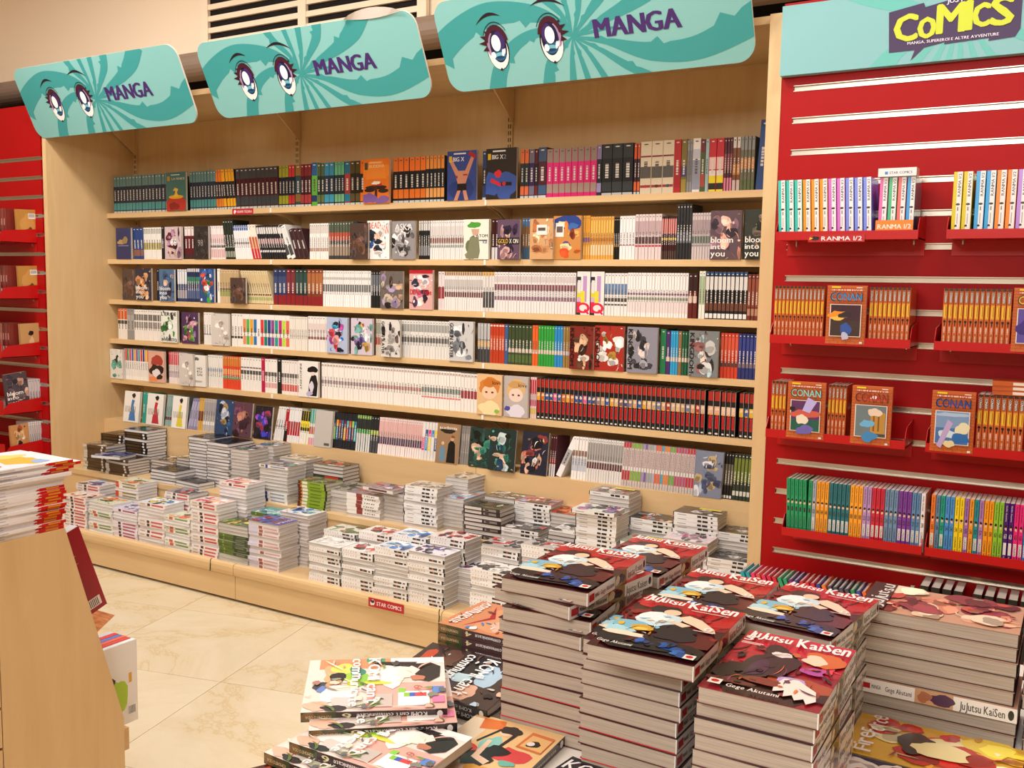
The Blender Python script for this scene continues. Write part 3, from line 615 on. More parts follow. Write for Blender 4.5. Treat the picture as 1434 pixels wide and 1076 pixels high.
ORDER = {'darkcover2': ('2a2422', 41, ['3a302a', '4a3c34', '1c1818']), 'browngloss': ('8a7660', 42, ['b0a08c', '5a4634', 'c8beb0', '3a2c22']), 'blackcover': ('1d1a1a', 43, ['262222', '2f2a28', '1a1818']),
 'manga_red': ('e6d6cc', 44, ['c8282c', '1c1a1e', 'e8b8a0', 'f0ece8', 'a82028']), 'orangegreen': ('dce0c8', 45, ['e0582a', '3a6a34', '1e2420', 'e8c8a8', 'd8883a']), 'pinkpurple': ('cfc4dc', 46, ['8a84b8', '5a5480', 'e8e0f0', '3a3448']),
 'bluewhite': ('dfe4ea', 47, ['3a9ad0', 'e8d030', '1a1a1e', 'f2f2f2', '8ac8e8']), 'manga_pink': ('e8d0cc', 48, ['d84a5a', 'c02a40', '2a1c20', 'e8b090', 'f0e8e4']), 'manga_blue': ('d8d4d8', 49, ['2c4a9a', 'c8303a', '1c1a1e', '8ab0d8']),
 'manga_dark': ('8a8890', 50, ['1c1a1e', 'c8303a', '3a3a44', 'd8d0cc']), 'greenyellow': ('4a5830', 51, ['c8a83a', '2a3a1e', '7a9a3a', '8a5a2a', 'd8c868']), 'indigo': ('5a5aa8', 52, ['a8342c', '3a3a80', 'c84a34', '8a86c8', '6a2a2a']),
 'blankwhite': ('efedea', 53, ['efedea']), 'brownwhite': ('ece8e4', 54, ['8a5a4a', '2a2226', 'd0a898', 'c83a3a', 'ece8e4']), 'bluefig': ('e8ecf0', 55, ['4a8ad0', '8ac0e8', 'd8a84a', 'e8e8f0', '2a4a8a']),
 'purplefig': ('e8e4ec', 56, ['5a4a9a', '3a2c5a', 'b0487a', 'c8c0e0', '2a2434']), 'blackfig': ('e8e6e2', 57, ['1a1a1c', '2a2a2c', 'c8b8a8', 'eeeeec']), 'tealart': ('4a9aa0', 58, ['8ac8c8', '2a5a64', 'd8e0d0']),
 'greenfig': ('d8dcd4', 59, ['4a6a4a', '2a2c28', '8a9a84', 'b05a4a']), 'redfig': ('e8e0de', 60, ['c8242c', '8a1820', '3a1c4a', 'e89080']), 'monored': ('b8b2b0', 61, ['18181a', 'e8e4e2', 'd03028', '2a2a2c', 'f0ece8', '141414']),
 'colourfig': ('a89c94', 62, ['2a2a2c', 'c8605a', '4a7a6a', 'd8d0c8', '5a5a7a']), 'limeart': ('6a7a34', 63, ['8ab03a', '3a2c1c', 'a8682a', '2a3418', '4a2a1c']), 'greyart2': ('9a988c', 64, ['6a6c60', 'c8c8bc', '3a3c34']),
 'mangacrowd': ('8a7a84', 65, ['3a3a4a', 'c8404a', 'd8c0c8', '4a6ab0', '2a2228', 'b08ab0']), 'tancover': ('ccc0ac', 66, ['8a8070', 'e8e4dc', 'a89480', '6a6458', 'd8ccb8']), 'skycover': ('a8c0d8', 67, ['e8ecf0', 'a83a34', '8ab0d0', 'd8a890']),
 'greenblack': ('3a4438', 68, ['16181a', 'b8ccb8', '242a24', '141614', '0f1011']), 'blackred': ('2a2424', 69, ['e0dcd8', 'd03430', '181414', '8a8480', 'c8c0bc']), 'violetfig': ('d8dcd0', 70, ['2a2a5a', 'b03a8a', '1c1a24', 'e8ece0', '7a6a9a']),
 'greenwhite': ('a8b098', 71, ['e8ece4', 'c83a2c', '4a5a3c', '2a2e28', 'd8dc2a']), 'pinkfig': ('e0d0d8', 72, ['d84a8a', '8a7a84', 'f0e8ec', '2a2428', 'b890a4']), 'greyfig': ('3a3836', 73, ['8a8a8a', '5a5654', 'b8b4b0', '242220']),
 'redblack': ('3a3030', 74, ['c83430', '1c1818', 'd8d0c8', '5a4a40']), 'browngrey': ('6a6054', 75, ['a89c8c', '3a342e', 'd8d4cc', '8a8278']), 'redcurve': ('a8707a', 76, ['c02a34', '8a9ac8', 'd8b0a0', '2a2c3a', 'e0d0c8']), 'redorange': ('c84a34', 77, ['e88a4a', '8a241c', 'd8b090']),
 'yellowtitle': ('8a8274', 78, ['d8d0c4', '3a342c', 'b83c30', 'e8e4dc', '5a5448']), 'blueportrait': ('2a3034', 79, ['7aa0c8', 'd8b8a4', '1c2022', 'c8503c', '4a6a8a']), 'yellowgrey': ('3c3836', 80, ['a8a8a8', '6a6866', 'd8d8d8', '262422'])}
for k, (bg, sd, pal) in ORDER.items():
    ex = []
    if k == 'indigo': ex = [('t', 'MANGA', .1, .82, .9, .95, 'd8c8e8')]
    if k in ('yellowtitle', 'greenwhite', 'yellowgrey'): ex = [('r', .74, .1, .92, .6, 'e0d02a')]
    COV[k] = (bg, auto(sd, pal, 15, False)+ex)

FACES = {}
def face_mesh(w, h, t, art, m=None):
    bg, prog = COV[art]; m = m or GLOSS; o = MB()
    o.box((-w/2, 0, 0), (w/2, .0006, h), bg, m); o.box((-w/2, t-.0006, 0), (w/2, t, h), bg, m); o.box((-w/2, .0006, 0), (-w/2+.0008, t-.0006, h), bg, m)
    o.art((-w/2, 0, 0), (w, 0, 0), (0, 0, h), (0, -1, 0), prog, m)
    return o.mesh('cover'), MB().box((-w/2+.0012, .0008, .0012), (w/2-.0015, t-.0008, h-.0012), 'd0c8bc', PRINT).mesh('page_block')
SHELFN = ['top shelf', 'second shelf', 'third shelf', 'fourth shelf', 'fifth shelf', 'lowest inclined shelf']
def lum(h): return int(h[0:2], 16)*.3+int(h[2:4], 16)*.6+int(h[4:6], 16)*.1
ROWS = [
 [
  ('s',0.0452,0.4925,17,20,0,'1d2b3c',[(0.72,1,'5f8584'),(0.08,0.27,'4f9a9c'),(0,0.05,'c9cfcf')],'teal-banded navy'),  # upper teal band greyed: shade from above is put into its colour
  ('f',0.4925,0.6605,'phoenix',20,'teal cover with red base'),
  ('s',0.6605,0.8569,9,20,-1,'1d2b3c',[(0.72,1,'5f8584'),(0.08,0.27,'4f9a9c'),(0,0.05,'c9cfcf')],'second teal-banded'),  # same greyed upper band, shade from above in its colour
  ('s',0.8569,0.9138,3,20,-3,'241a22',[(0.7,1,'e87a22'),(0.07,0.27,'e8822c'),(0,0.05,'c9cfcf')],'orange-banded'),
  ('s',0.9138,1.0004,4,20,-6,'17191d',[(0.7,1,'e9a21c'),(0.07,0.27,'f0ad1e'),(0,0.05,'c9cfcf')],'yellow-banded'),
  ('s',1.0004,1.2894,10,20,-2,'43141f',[(0.74,1,'3d4043'),(0.08,0.3,'3d454a'),(0,0.05,'c9cfcf')],'grey and maroon'),
  ('s',1.2894,1.3555,3,20,0,'17202c',[(0.72,1,'9c9b2f'),(0.08,0.28,'a3a62c'),(0,0.05,'c9cfcf')],'olive-topped'),
  ('s',1.3555,1.3974,2,20,0,'141c2c',[(0.72,1,'c8352f'),(0.08,0.28,'c93430'),(0,0.05,'c9cfcf')],'scarlet-topped'),
  ('s',1.3974,1.4344,1,20,0,'2f4a50',[(0.74,1,'8d6a36'),(0.12,0.3,'8d6a36'),(0,0.05,'c9cfcf')],'tan-topped'),
  ('s',1.4344,1.5029,3,20,0,'41121d',[(0.72,1,'7d2126'),(0.08,0.28,'a93a3c'),(0,0.05,'c9cfcf')],'crimson-topped'),
  ('s',1.5029,1.5391,1,20.5,0,'5fae3f',[(0.7,1,'2c5a8e'),(0.1,0.25,'293a63')],'blue and green'),
  ('s',1.5391,1.5838,2,20,0,'1f2b26',[(0.7,1,'4a5838'),(0.08,0.26,'5f7342'),(0,0.05,'c9cfcf')],'moss-green'),
  ('s',1.5838,1.6458,2,20,0,'1c2b3c',[(0.7,1,'2f7d9c'),(0.08,0.26,'3f9ab8'),(0,0.05,'c9cfcf')],'sea-blue'),
  ('s',1.6458,1.7069,3,20,0,'1e2c33',[(0.7,1,'5fa77c'),(0.08,0.26,'78b98a'),(0,0.05,'c9cfcf')],'mint-green'),
  ('s',1.7069,1.7414,1,20,0,'a43a34',[(0.72,1,'1f6a86'),(0.08,0.26,'2380a0'),(0,0.05,'c9cfcf')],'teal and rust'),
  ('s',1.7414,1.8012,2,20,0,'262016',[(0.72,1,'4d4220'),(0.08,0.26,'5e5230'),(0,0.05,'c9cfcf')],'brown-topped'),
  ('s',1.8012,1.8308,1,20,0,'17181a',[(0.7,1,'e06c1e'),(0.07,0.27,'e5761f'),(0,0.05,'c9cfcf')],'orange single'),
  ('f',1.8308,1.9921,'buddha',20,'orange cover with dark trees'),
  ('s',1.9921,2.1749,6,20,0,'17181a',[(0.7,1,'e2702a'),(0.1,0.3,'e5762a'),(0,0.05,'c9cfcf')],'orange and black'),
  ('s',2.1749,2.2749,5,20,0,'1c1f22',[(0.72,1,'dd8a3e'),(0.1,0.3,'e7a45c'),(0,0.05,'c9cfcf')],'apricot and black'),
  ('f',2.2824,2.4714,'bigx',21,'blue cover with raised arms'),
  ('s',2.4714,2.493,1,20.5,0,'2a3f70',[(0.3,0.65,'20222a'),(0,0.05,'c9cfcf')],'blue single'),
  ('f',2.493,2.6588,'bigx2',21,'black and blue cover'),
  ('s',2.6588,2.7001,2,20,0,'2a3334',[(0.72,1,'d86a3a'),(0.07,0.25,'e3704a'),(0,0.05,'c9cfcf')],'coral-topped'),
  ('s',2.7001,2.7273,1,20,0,'352050',[(0.72,1,'6d6572'),(0.07,0.25,'77708a'),(0,0.05,'c9cfcf')],'violet and grey'),
  ('s',2.7273,2.7443,1,20,0,'1b1a1f',[(0.7,1,'5a1a22'),(0.07,0.25,'6e2026'),(0,0.05,'c9cfcf')],'dark red single'),
  ('s',2.7443,2.7846,1,20.5,0,'4a1a28',[(0.72,1,'3c506e'),(0.07,0.25,'3d5c84'),(0,0.05,'c9cfcf')],'wide blue-topped'),
  ('s',2.7846,3.012,8,19.5,0,'d42472',[(0.72,1,'8f7f74'),(0.09,0.28,'a08f82')],'magenta-banded'),
  ('s',3.012,3.0341,1,20,0,'1f2630',[(0.72,1,'8478a0'),(0.07,0.25,'9c8fc0')],'lilac-topped'),
  ('s',3.0341,3.1696,3,20,0,'14161a',[(0.72,1,'2b2f30'),(0.08,0.26,'333a3c'),(0,0.05,'b9bfbf')],'thick charcoal'),
  ('s',3.1726,3.1997,2,19.5,0,'35182a',[(0.7,1,'d0562a'),(0.07,0.25,'dd6634'),(0,0.05,'c9cfcf')],'orange-red pair'),
  ('s',3.1997,3.338,3,20,0,'d8cab0',[(0.7,0.73,'7a2a2c'),(0.3,0.52,'55524c'),(0.12,0.17,'9a3034')],'thick cream'),
  ('s',3.338,3.3668,1,20,0,'b01e22',[(0.1,0.5,'a01a20')],'plain red single'),
  ('s',3.3668,3.3897,1,20,0,'7a6a2a',[(0.3,0.5,'3c3c6a'),(0.0,0.25,'9a8a3a')],'mustard single'),
  ('s',3.3897,3.4124,2,19.5,0,'8f8f94',[(0.2,0.8,'77777c')],'silver-grey pair'),
  ('s',3.4124,3.4434,1,20,0,'e9e4dc',[(0.05,0.6,'8f93a8'),(0.62,0.8,'b9bcc8')],'white and black'),
  ('s',3.4434,3.4629,1,19.5,0,'4a5a2c',[(0.75,1,'6e2028'),(0.1,0.35,'a8453a')],'maroon and green'),
  ('s',3.4629,3.4769,1,19.5,0,'9dbcc0',[],'pale blue'),
  ('s',3.4769,3.5348,2,19.5,0,'c01f28',[(0.0,0.3,'e8d420'),(0.3,0.4,'e6dede'),(0.04,0.16,'1b1b1b'),(0.42,0.65,'e9b9b4')],'red and yellow'),
  ('s',3.5348,3.5674,3,19.5,0,'53202c',[(0.0,0.25,'d77f9a'),(0.4,0.7,'8a5058')],'maroon and pink'),
  ('s',3.5674,3.5971,2,19.5,0,'7a4a2a',[(0.8,1,'d8d4cc'),(0.3,0.5,'c98440'),(0,0.2,'c9b3b0')],'white-topped brown'),
  ('s',3.5971,3.6504,4,19.5,0,'6b6a58',[(0.75,1,'8b8f90'),(0.4,0.6,'d08a4a'),(0.0,0.2,'56663a')],'mixed olive'),
  ('s',3.6557,3.6898,1,25,3,'21417c',[(0.5,0.9,'284a8a')],'tall blue'),
 ],
 [
  ('f',0.0787,0.2051,'navygold',17,'navy cover with gold emblem'),
  ('s',0.2051,0.2877,3,17,-2,'21407c',[(0.1,0.3,'8a5a4a')],'blue single-series'),
  ('s',0.2877,0.432,7,17,-1,'e3e0da',[(0.3,0.52,'a89a4a'),(0.8,0.95,'b5b5ae')],'white and mustard'),
  ('s',0.432,0.4773,2,17.5,0,'15161a',[(0.5,0.55,'5a5a5a')],'black pair'),
  ('f',0.4773,0.6109,'eightysix',17,'pale portrait cover with numerals'),
  ('s',0.6109,0.7142,4,17,0,'5b1620',[(0.72,1,'e2d5d2'),(0,0.15,'3c2a2c')],'oxblood'),
  ('f',0.7142,0.7995,'darkcover',17,'dark grey cover with numerals'),
  ('s',0.7995,0.9197,8,17,-4,'e5dcda',[(0.35,0.42,'3a2a2c'),(0.05,0.3,'cfa8a8'),(0.5,0.75,'d9b9bd')],'leaning pinkish white'),
  ('s',0.9197,0.9914,4,20,-7,'20281e',[(0.05,0.2,'8f9488'),(0.3,0.32,'b9b9b0')],'leaning tall dark green'),
  ('s',0.9914,1.1119,8,17,-7,'e6e4e4',[(0.85,1,'3a5a9c'),(0.45,0.5,'6b6b70')],'leaning white and blue'),
  ('s',1.1119,1.171,3,17.5,-16,'f0ded0',[(0,0.3,'c22c3a'),(0.3,0.65,'d8774a')],'leaning cream to red'),
  ('s',1.171,1.3441,11,17,-14,'1a191c',[(0.75,0.95,'d6d3d0'),(0.45,0.6,'b08a8e'),(0.2,0.26,'cfcfcf')],'leaning black and white'),
  ('s',1.3441,1.4004,2,17.5,-24,'e5e5e2',[(0.1,0.4,'444444'),(0.5,0.9,'d8d8d4')],'steeply leaning white'),
  ('s',1.4004,1.4881,3,15,-20,'3a1f22',[],'leaning dark maroon'),
  ('s',1.4881,1.61,9,17,0,'e8e4df',[(0.72,0.95,'c9c2bb'),(0.22,0.32,'a8877a')],'cream white'),
  ('s',1.61,1.7632,9,17.5,0,'3a3c3c',[(0.5,0.72,'b5503a'),(0.72,1,'4e5a48'),(0.1,0.4,'9c8a78')],'dark multicolour'),
  ('s',1.7632,1.7847,1,17.5,0,'1a2a3c',[],'black navy single'),
  ('f',1.7847,1.8569,'darkbrown',16.5,'dim brown figure cover'),
  ('f',1.8569,1.9897,'whiteorange',17.5,'white cover with orange letters'),
  ('f',1.9978,2.1383,'greyart',17,'black and white ink cover'),
  ('s',2.1383,2.201,5,17,0,'1d1d20',[(0.75,1,'d8d5d0'),(0.1,0.35,'8e8e90')],'black-white'),
  ('s',2.201,2.3836,15,17,0,'e2dedc',[(0.42,0.55,'8a5a4a'),(0.3,0.36,'8d9a8e'),(0.6,0.85,'cfc9c6')],'pastel white'),
  ('f',2.3874,2.5227,'atom',17,'white cover with green cap'),
  ('s',2.5227,2.5586,2,17,0,'3a1014',[(0.0,0.3,'d8d4d4')],'maroon pair'),
  ('s',2.5586,2.5764,1,17,0,'121214',[],'black single'),
  ('f',2.5764,2.6746,'gold',16.5,'mauve cover with gold title'),
  ('s',2.6746,2.7399,5,17,0,'7d5a3a',[(0.8,1,'3a6a94'),(0,0.3,'2a5a7a')],'brown and blue'),
  ('f',2.7399,2.8275,'tanart',16.5,'tan patterned cover'),
  ('f',2.8309,2.9586,'bluegold',17.5,'blue and orange painted cover'),
  ('s',2.9586,2.9907,3,17.5,0,'d99a3a',[(0.4,0.5,'6a4a9a'),(0.1,0.3,'e0b060')],'orange gold'),
  ('s',2.9907,3.0947,9,17,0,'dba24a',[(0.1,0.35,'e2c9a0'),(0.6,0.9,'e0b45a'),(0.42,0.5,'b5702a')],'golden tan'),
  ('s',3.0947,3.1195,3,16.5,0,'14140f',[(0.3,0.34,'a8803a')],'black trio'),
  ('s',3.1195,3.1869,5,17,0,'e9e6e6',[(0.32,0.34,'7a3a3a')],'plain white'),
  ('s',3.1869,3.2975,8,17.5,0,'d8c9c9',[(0.35,0.5,'4a1f22'),(0.28,0.32,'b5303c'),(0.55,0.85,'b59a9e')],'pinkish grey'),
  ('s',3.2975,3.3588,7,16.5,0,'3a1416',[(0.6,0.95,'d98a84'),(0.45,0.5,'e0c040'),(0.0,0.2,'4a3c34')],'maroon and salmon'),
  ('s',3.3588,3.4191,5,21,0,'26272a',[(0.3,0.5,'6a6f78')],'tall charcoal'),
  ('s',3.4191,3.4952,7,17.5,0,'c9bcbc',[(0.35,0.5,'4a6a5a'),(0.55,0.85,'a08c90'),(0.28,0.32,'8a8a8e')],'second pinkish grey'),
  ('f',3.498,3.6185,'bloom1',18,'mauve two-face cover'),
  ('s',3.6185,3.6346,1,18,0,'16171c',[],'near-black single'),
  ('f',3.6373,3.7376,'bloom2',18,'dark green flower cover'),
 ],
 [
  ('f',0.1376,0.2216,'darkbrown',17,'faded grey cover'),
  ('f',0.2216,0.3855,'bloom3',17.5,'navy three-figure cover'),
  ('s',0.3855,0.4314,2,17,0,'14203a',[],'dark navy pair'),
  ('f',0.4314,0.55,'bloom4',17,'blue two-figure cover'),
  ('s',0.55,0.6276,4,17,0,'2c3f66',[(0.55,1,'dfe0e4'),(0.1,0.35,'a8a0a4')],'navy and white'),
  ('s',0.6276,0.7417,7,17.5,0,'1f2e54',[(0.55,0.75,'3f7f64'),(0.9,1,'c9c9d0'),(0.1,0.4,'56658c')],'navy and green'),
  ('f',0.7417,0.848,'bluegreen',17.5,'blue and green ski cover'),
  ('s',0.8532,0.8742,1,17.5,0,'efe9e4',[],'lone white'),
  ('s',0.8742,1.0083,7,17,-1,'cdb08a',[(0.5,0.9,'b9a074'),(0.2,0.4,'8f9a5a'),(0.4,0.44,'5a4a3a')],'striped tan'),
  ('f',1.0083,1.0639,'darkbrown',13,'dark slumped cover'),
  ('s',1.0639,1.2513,12,17,-16,'d8c49a',[(0.5,0.9,'c9b284'),(0.25,0.3,'6a4a3a'),(0.1,0.2,'9aa86a')],'leaning straw'),
  ('s',1.2513,1.3376,3,17.5,0,'28365c',[(0,0.28,'8a2026'),(0.35,0.8,'3c4a70')],'navy with red foot'),
  ('s',1.3376,1.3942,2,17.5,0,'6a2028',[(0,0.28,'8a2026'),(0.4,0.9,'7a3038')],'burgundy'),
  ('s',1.3942,1.4733,3,17.5,0,'1f322e',[(0,0.28,'8a2026'),(0.4,0.9,'304a44')],'forest green with red foot'),
  ('s',1.4733,1.5736,4,17.5,0,'7c3c26',[(0,0.25,'8a2026'),(0.4,0.9,'a8683e')],'russet with red foot'),
  ('s',1.5736,1.8661,21,17,0,'e6e3e0',[(0.42,0.62,'6f7476'),(0.75,0.82,'b3b3b0'),(0,0.4,'efeded')],'white with grey band'),
  ('s',1.8661,1.9249,4,17,0,'1d1f22',[(0.45,0.9,'70757a')],'black and grey'),
  ('f',1.9249,2.0805,'greybrown',17,'grey and brown figure cover'),
  ('f',2.0845,2.2462,'pinkred',17.5,'pink kiss cover with red title'),
  ('s',2.2462,2.2809,2,17,0,'d9cfd0',[(0.3,0.6,'a02030')],'white and red pair'),
  ('s',2.2809,2.4832,17,17,0,'e4dfdc',[(0.35,0.48,'6a2a32'),(0.9,1,'a8804a'),(0.55,0.8,'b9b4b2')],'white with maroon band'),
  ('s',2.4832,2.5412,4,17,0,'d5d2ce',[(0.1,0.5,'3a3a3e'),(0.9,1,'d0a040')],'yellow-topped white'),
  ('s',2.5412,2.9323,28,17,0,'e3dedd',[(0.55,0.7,'7e4a52'),(0.3,0.4,'8c6a7c'),(0.75,0.9,'c9c0bf')],'white with plum band'),
  ('s',2.9356,3.0608,2,17.5,0,'28282c',[(0.05,0.3,'d8304a'),(0.3,0.75,'c9a8cc'),(0.4,0.6,'d8c83a'),(0.88,1,'e4e0de')],'thick black with magenta ring'),
  ('s',3.0608,3.1605,7,17,0,'e6e3e0',[(0.5,0.75,'5f7fa8'),(0.33,0.42,'3a322e'),(0.24,0.28,'55504c')],'white with blue stripe'),
  ('s',3.1605,3.4132,22,17.2,0,'ece8e6',[(0.5,0.54,'7a2a6a'),(0.38,0.44,'7a8a6a'),(0.1,0.35,'e6d2d2')],'white with coloured dots'),
  ('s',3.4132,3.4504,2,17,0,'5e1a18',[(0.35,0.5,'d0b0a0'),(0.6,1,'2a1614')],'dark red pair'),
  ('s',3.4561,3.4815,2,18,0,'e6e8dc',[(0.3,0.9,'9ab08a')],'white and green'),
  ('s',3.4815,3.6441,10,17.8,0,'17171a',[(0.62,0.9,'d9d6d2'),(0.02,0.12,'e6e6e6'),(0.18,0.35,'6a4030'),(0.92,1,'2c4a74')],'black with white numerals'),
  ('s',3.6441,3.7135,5,17,0,'6b2c22',[(0.3,0.9,'8e4a34'),(0.1,0.25,'b0806a')],'brick-brown'),
 ],
 [
  ('s',0.0567,0.1361,3,17,0,'e4ddd6',[(0.65,1,'c9581f'),(0.5,0.62,'3a2a22')],'white with orange top'),
  ('s',0.1361,0.1964,2,17,0,'8f8c88',[(0.3,0.8,'a5a29e')],'grey pair'),
  ('s',0.1964,0.4253,12,16.8,0,'e8e2dc',[(0.65,0.85,'6e6a68'),(0.4,0.6,'9a948e')],'white with lettering'),
  ('f',0.4253,0.5835,'leroe',17,'white and green hero cover'),
  ('f',0.578,0.7478,'purplegreen',16.5,'purple and green cover'),
  ('s',0.7478,0.8227,4,16.8,0,'e6e2de',[(0.3,0.34,'8a8a86')],'plain pale'),
  ('f',0.8227,0.9535,'greypale',16.5,'pale grey sketched cover'),
  ('s',0.9535,1.0355,4,16.8,0,'e8e4de',[(0.25,0.32,'3a3634')],'white with black marks'),
  ('m',1.0355,1.3549,13,16.8,0,'e9e5e0',['e08a5a','5cae4a','e0a02a','2c74b0','e9e9e9','d83a40','1f7a6a','28428a','8a4a8a','1f9a8a','c02a7a','b9d83a','e06a4a'],'rainbow'),
  ('s',1.3549,1.4722,9,16.5,0,'e5dfd5',[(0.4,0.45,'cfc7ba')],'blank cream'),
  ('s',1.4768,1.6271,8,17,0,'e6e2de',[(0.35,0.42,'9a5a50'),(0.55,0.8,'dccac6')],'white with rose band'),
  ('f',1.6046,1.7551,'mechblue',17,'bright blue and pink cover'),
  ('f',1.7551,1.8965,'purplewhite',17,'violet and white cover'),
  ('s',1.8965,1.9469,4,17,0,'cfc6b8',[(0.3,0.5,'b0403a'),(0.6,0.9,'8a8f84')],'beige mixed'),
  ('s',1.9469,1.9677,2,16.5,0,'17181a',[],'black thin'),
  ('f',1.9677,2.0458,'slayer1',17,'white cover with upright black title'),
  ('s',2.0458,2.3145,17,17,0,'dfdcd8',[(0.42,0.55,'5f615f'),(0.7,0.9,'9a9c98')],'white with charcoal band'),
  ('f',2.3145,2.4575,'slayer2',17.5,'white and silver cover'),
  ('s',2.4575,2.5235,4,17,0,'77787a',[(0.4,0.55,'caa060'),(0.6,1,'b5b5b5'),(0,0.35,'3a3a3c')],'silver and black'),
  ('s',2.5235,2.5957,5,17,0,'b93e22',[(0.35,0.7,'c85a3c'),(0.93,0.97,'e8c8b8')],'orange-red'),
  ('s',2.5957,2.6135,1,17,0,'3a5a8a',[],'slate blue single'),
  ('s',2.6135,2.7328,7,17,0,'39482c',[(0.3,0.4,'c9b8a8'),(0.05,0.25,'52683a')],'moss green'),
  ('s',2.7328,2.7604,2,17,0,'e0622a',[(0.3,0.4,'d9c0ae')],'bright orange'),
  ('s',2.7604,2.8386,6,17,0,'2f9a3c',[(0.3,0.4,'d9c0ae')],'bright green'),
  ('s',2.8386,2.8787,3,17,0,'2c86c4',[(0.3,0.4,'d9c0ae')],'sky blue'),
  ('s',2.8787,2.9152,3,17,0,'9a7a42',[(0.3,0.4,'c9c0ce')],'bronze'),
  ('s',2.9152,2.9448,2,17,0,'e8b42a',[(0.3,0.4,'d9c0ae')],'yellow pair'),
  ('f',2.9317,3.0259,'king1',17.5,'red and brown warrior cover'),
  ('f',3.0259,3.1645,'king2',18,'red cover with white armour'),
  ('f',3.1707,3.3072,'king3',18,'slate cover with upright title'),
  ('s',3.3072,3.3309,1,17.5,0,'1f7a4e',[],'emerald single'),
  ('s',3.3309,3.3486,1,17,0,'4a2a6a',[(0.3,0.4,'d9c0ae')],'purple single'),
  ('s',3.3486,3.3809,3,17,0,'2f9ccc',[(0.3,0.4,'d9c0ae')],'cyan'),
  ('s',3.3809,3.3954,1,17,0,'8a6a42',[(0.3,0.4,'d9c0ae')],'brown single'),
  ('s',3.3954,3.4302,3,17,0,'1f5a3c',[(0.3,0.4,'d9c0ae')],'dark green'),
  ('f',3.4302,3.5492,'king4',17.5,'grey rider cover'),
  ('s',3.5492,3.6182,5,17,0,'c8402a',[(0.25,0.37,'4a3a38'),(0.5,0.9,'d25a40')],'vermilion'),
  ('s',3.6182,3.7312,8,17,0,'28316e',[(0.25,0.37,'7a6a78'),(0.5,0.9,'36408a')],'indigo'),
 ],
 [
  ('f',0.0238,0.0918,'whitegreen',16.5,'white and green narrow cover'),
  ('m',0.0918,0.3142,12,17,0,'e8e2dc',['4a3a8a','e0523a','3a8a6a','c0405a','2a5aa0','e0a03a','8a4a8a','3a9aa0','d83a40','28428a','e8b42a','d86a2a'],'rainbow-topped'),
  ('f',0.3142,0.4707,'pinkblack',17,'peach cover with black hair shape'),
  ('s',0.4707,0.5557,6,17,0,'e6dcd8',[(0.6,1,'c8384a'),(0.2,0.4,'b8a8b0')],'white with red top'),
  ('s',0.5557,0.6171,4,17,0,'dcd6cf',[(0.2,0.35,'c05a6a'),(0.6,0.9,'b5b0a8')],'ivory'),
  ('f',0.6171,0.6723,'greypale',17,'plain pinkish cover'),
  ('f',0.6723,0.7755,'hokusai',16.5,'white cover with black lettering'),
  ('s',0.7755,0.8872,7,17,0,'e3dfd8',[(0.5,0.58,'a8b8c8')],'white with blue marks'),
  ('s',0.8872,1.0169,8,17,0,'d8482c',[(0.3,0.4,'3a9a6a'),(0.7,1,'c9803a'),(0.45,0.6,'e09a3a')],'red and orange'),
  ('s',1.0169,1.1632,7,17,0,'e9e4de',[(0.5,0.62,'4a4848'),(0.68,0.72,'6a6664')],'white with black band'),
  ('s',1.1632,1.188,1,17.5,0,'b51a4a',[],'crimson single'),
  ('s',1.188,1.2713,4,17,0,'ebe6e0',[(0.5,0.62,'5a5856'),(0.15,0.3,'d8a0a0')],'second white with black band'),
  ('s',1.2713,1.3004,1,17.5,0,'1a1f1c',[],'black-green single'),
  ('s',1.3004,1.4243,7,17,0,'e8e2dc',[(0.5,0.62,'6a6664'),(0.1,0.3,'c9605a')],'white with coral foot'),
  ('f',1.4243,1.5632,'innocent',17.5,'white cover with black gown'),
  ('s',1.5632,1.9017,19,17.2,0,'eee8e2',[(0.42,0.52,'a8949a'),(0.9,0.95,'c9b8b0')],'long white'),
  ('s',1.9017,2.1607,16,17.2,0,'eee8e2',[(0.42,0.52,'c08a84'),(0.9,0.95,'c9b8b0')],'long white with pink marks'),
  ('s',2.1607,2.3748,14,17.2,0,'eee8e2',[(0.42,0.55,'7f8f88'),(0.28,0.32,'d86a6a'),(0.9,0.95,'c9b8b0')],'long white with red dots'),
  ('s',2.3748,2.4611,5,17,0,'e9e3de',[(0.35,0.55,'a8283a'),(0.9,0.95,'c9b8b0')],'white with ruby patch'),
  ('f',2.4649,2.6072,'girl1',17.5,'orange-haired portrait cover'),
  ('f',2.6072,2.7274,'girl2',17.5,'blond grey portrait cover'),
  ('s',2.7274,2.7586,3,17.5,0,'e4c8c8',[(0.6,0.95,'c02a3c'),(0.1,0.25,'d8c04a'),(0.3,0.45,'d8507a')],'pink and ruby'),
  ('d',2.7586,3.0162,13,17.2,0,'151517',['e0a03a','c86a2a','28509a','2a4a8a','e05a9a','3a5a9a','c9642a'],'red-capped black'),
  ('d',3.0162,3.2577,12,17.2,0,'151517',['3a4a7a','8a7a8a','c9a07a','2f5fa8','d8a03a','c8b090','7a5a6a'],'central red-capped black'),
  ('d',3.2577,3.4989,12,17.2,0,'151517',['d8b890','b89a7a','6a7a9a','c9a080','a83a3a','c9b0a0'],'later red-capped black'),
  ('d',3.5074,3.5582,2,17.2,0,'151517',['d8a890'],'paired red-capped black'),
  ('d',3.561,3.6193,3,17.2,0,'151517',['e0c0b0'],'trio of red-capped black'),
  ('d',3.6303,3.7063,4,17.2,0,'151517',['d8b03a','3a5a9a'],'last red-capped black'),
 ],
 [
  ('f',0.1576,0.3014,'bluedress',17,'white cover with blue dress'),
  ('s',0.3014,0.3543,2,17,-3,'2a9a8a',[],'teal leaning'),
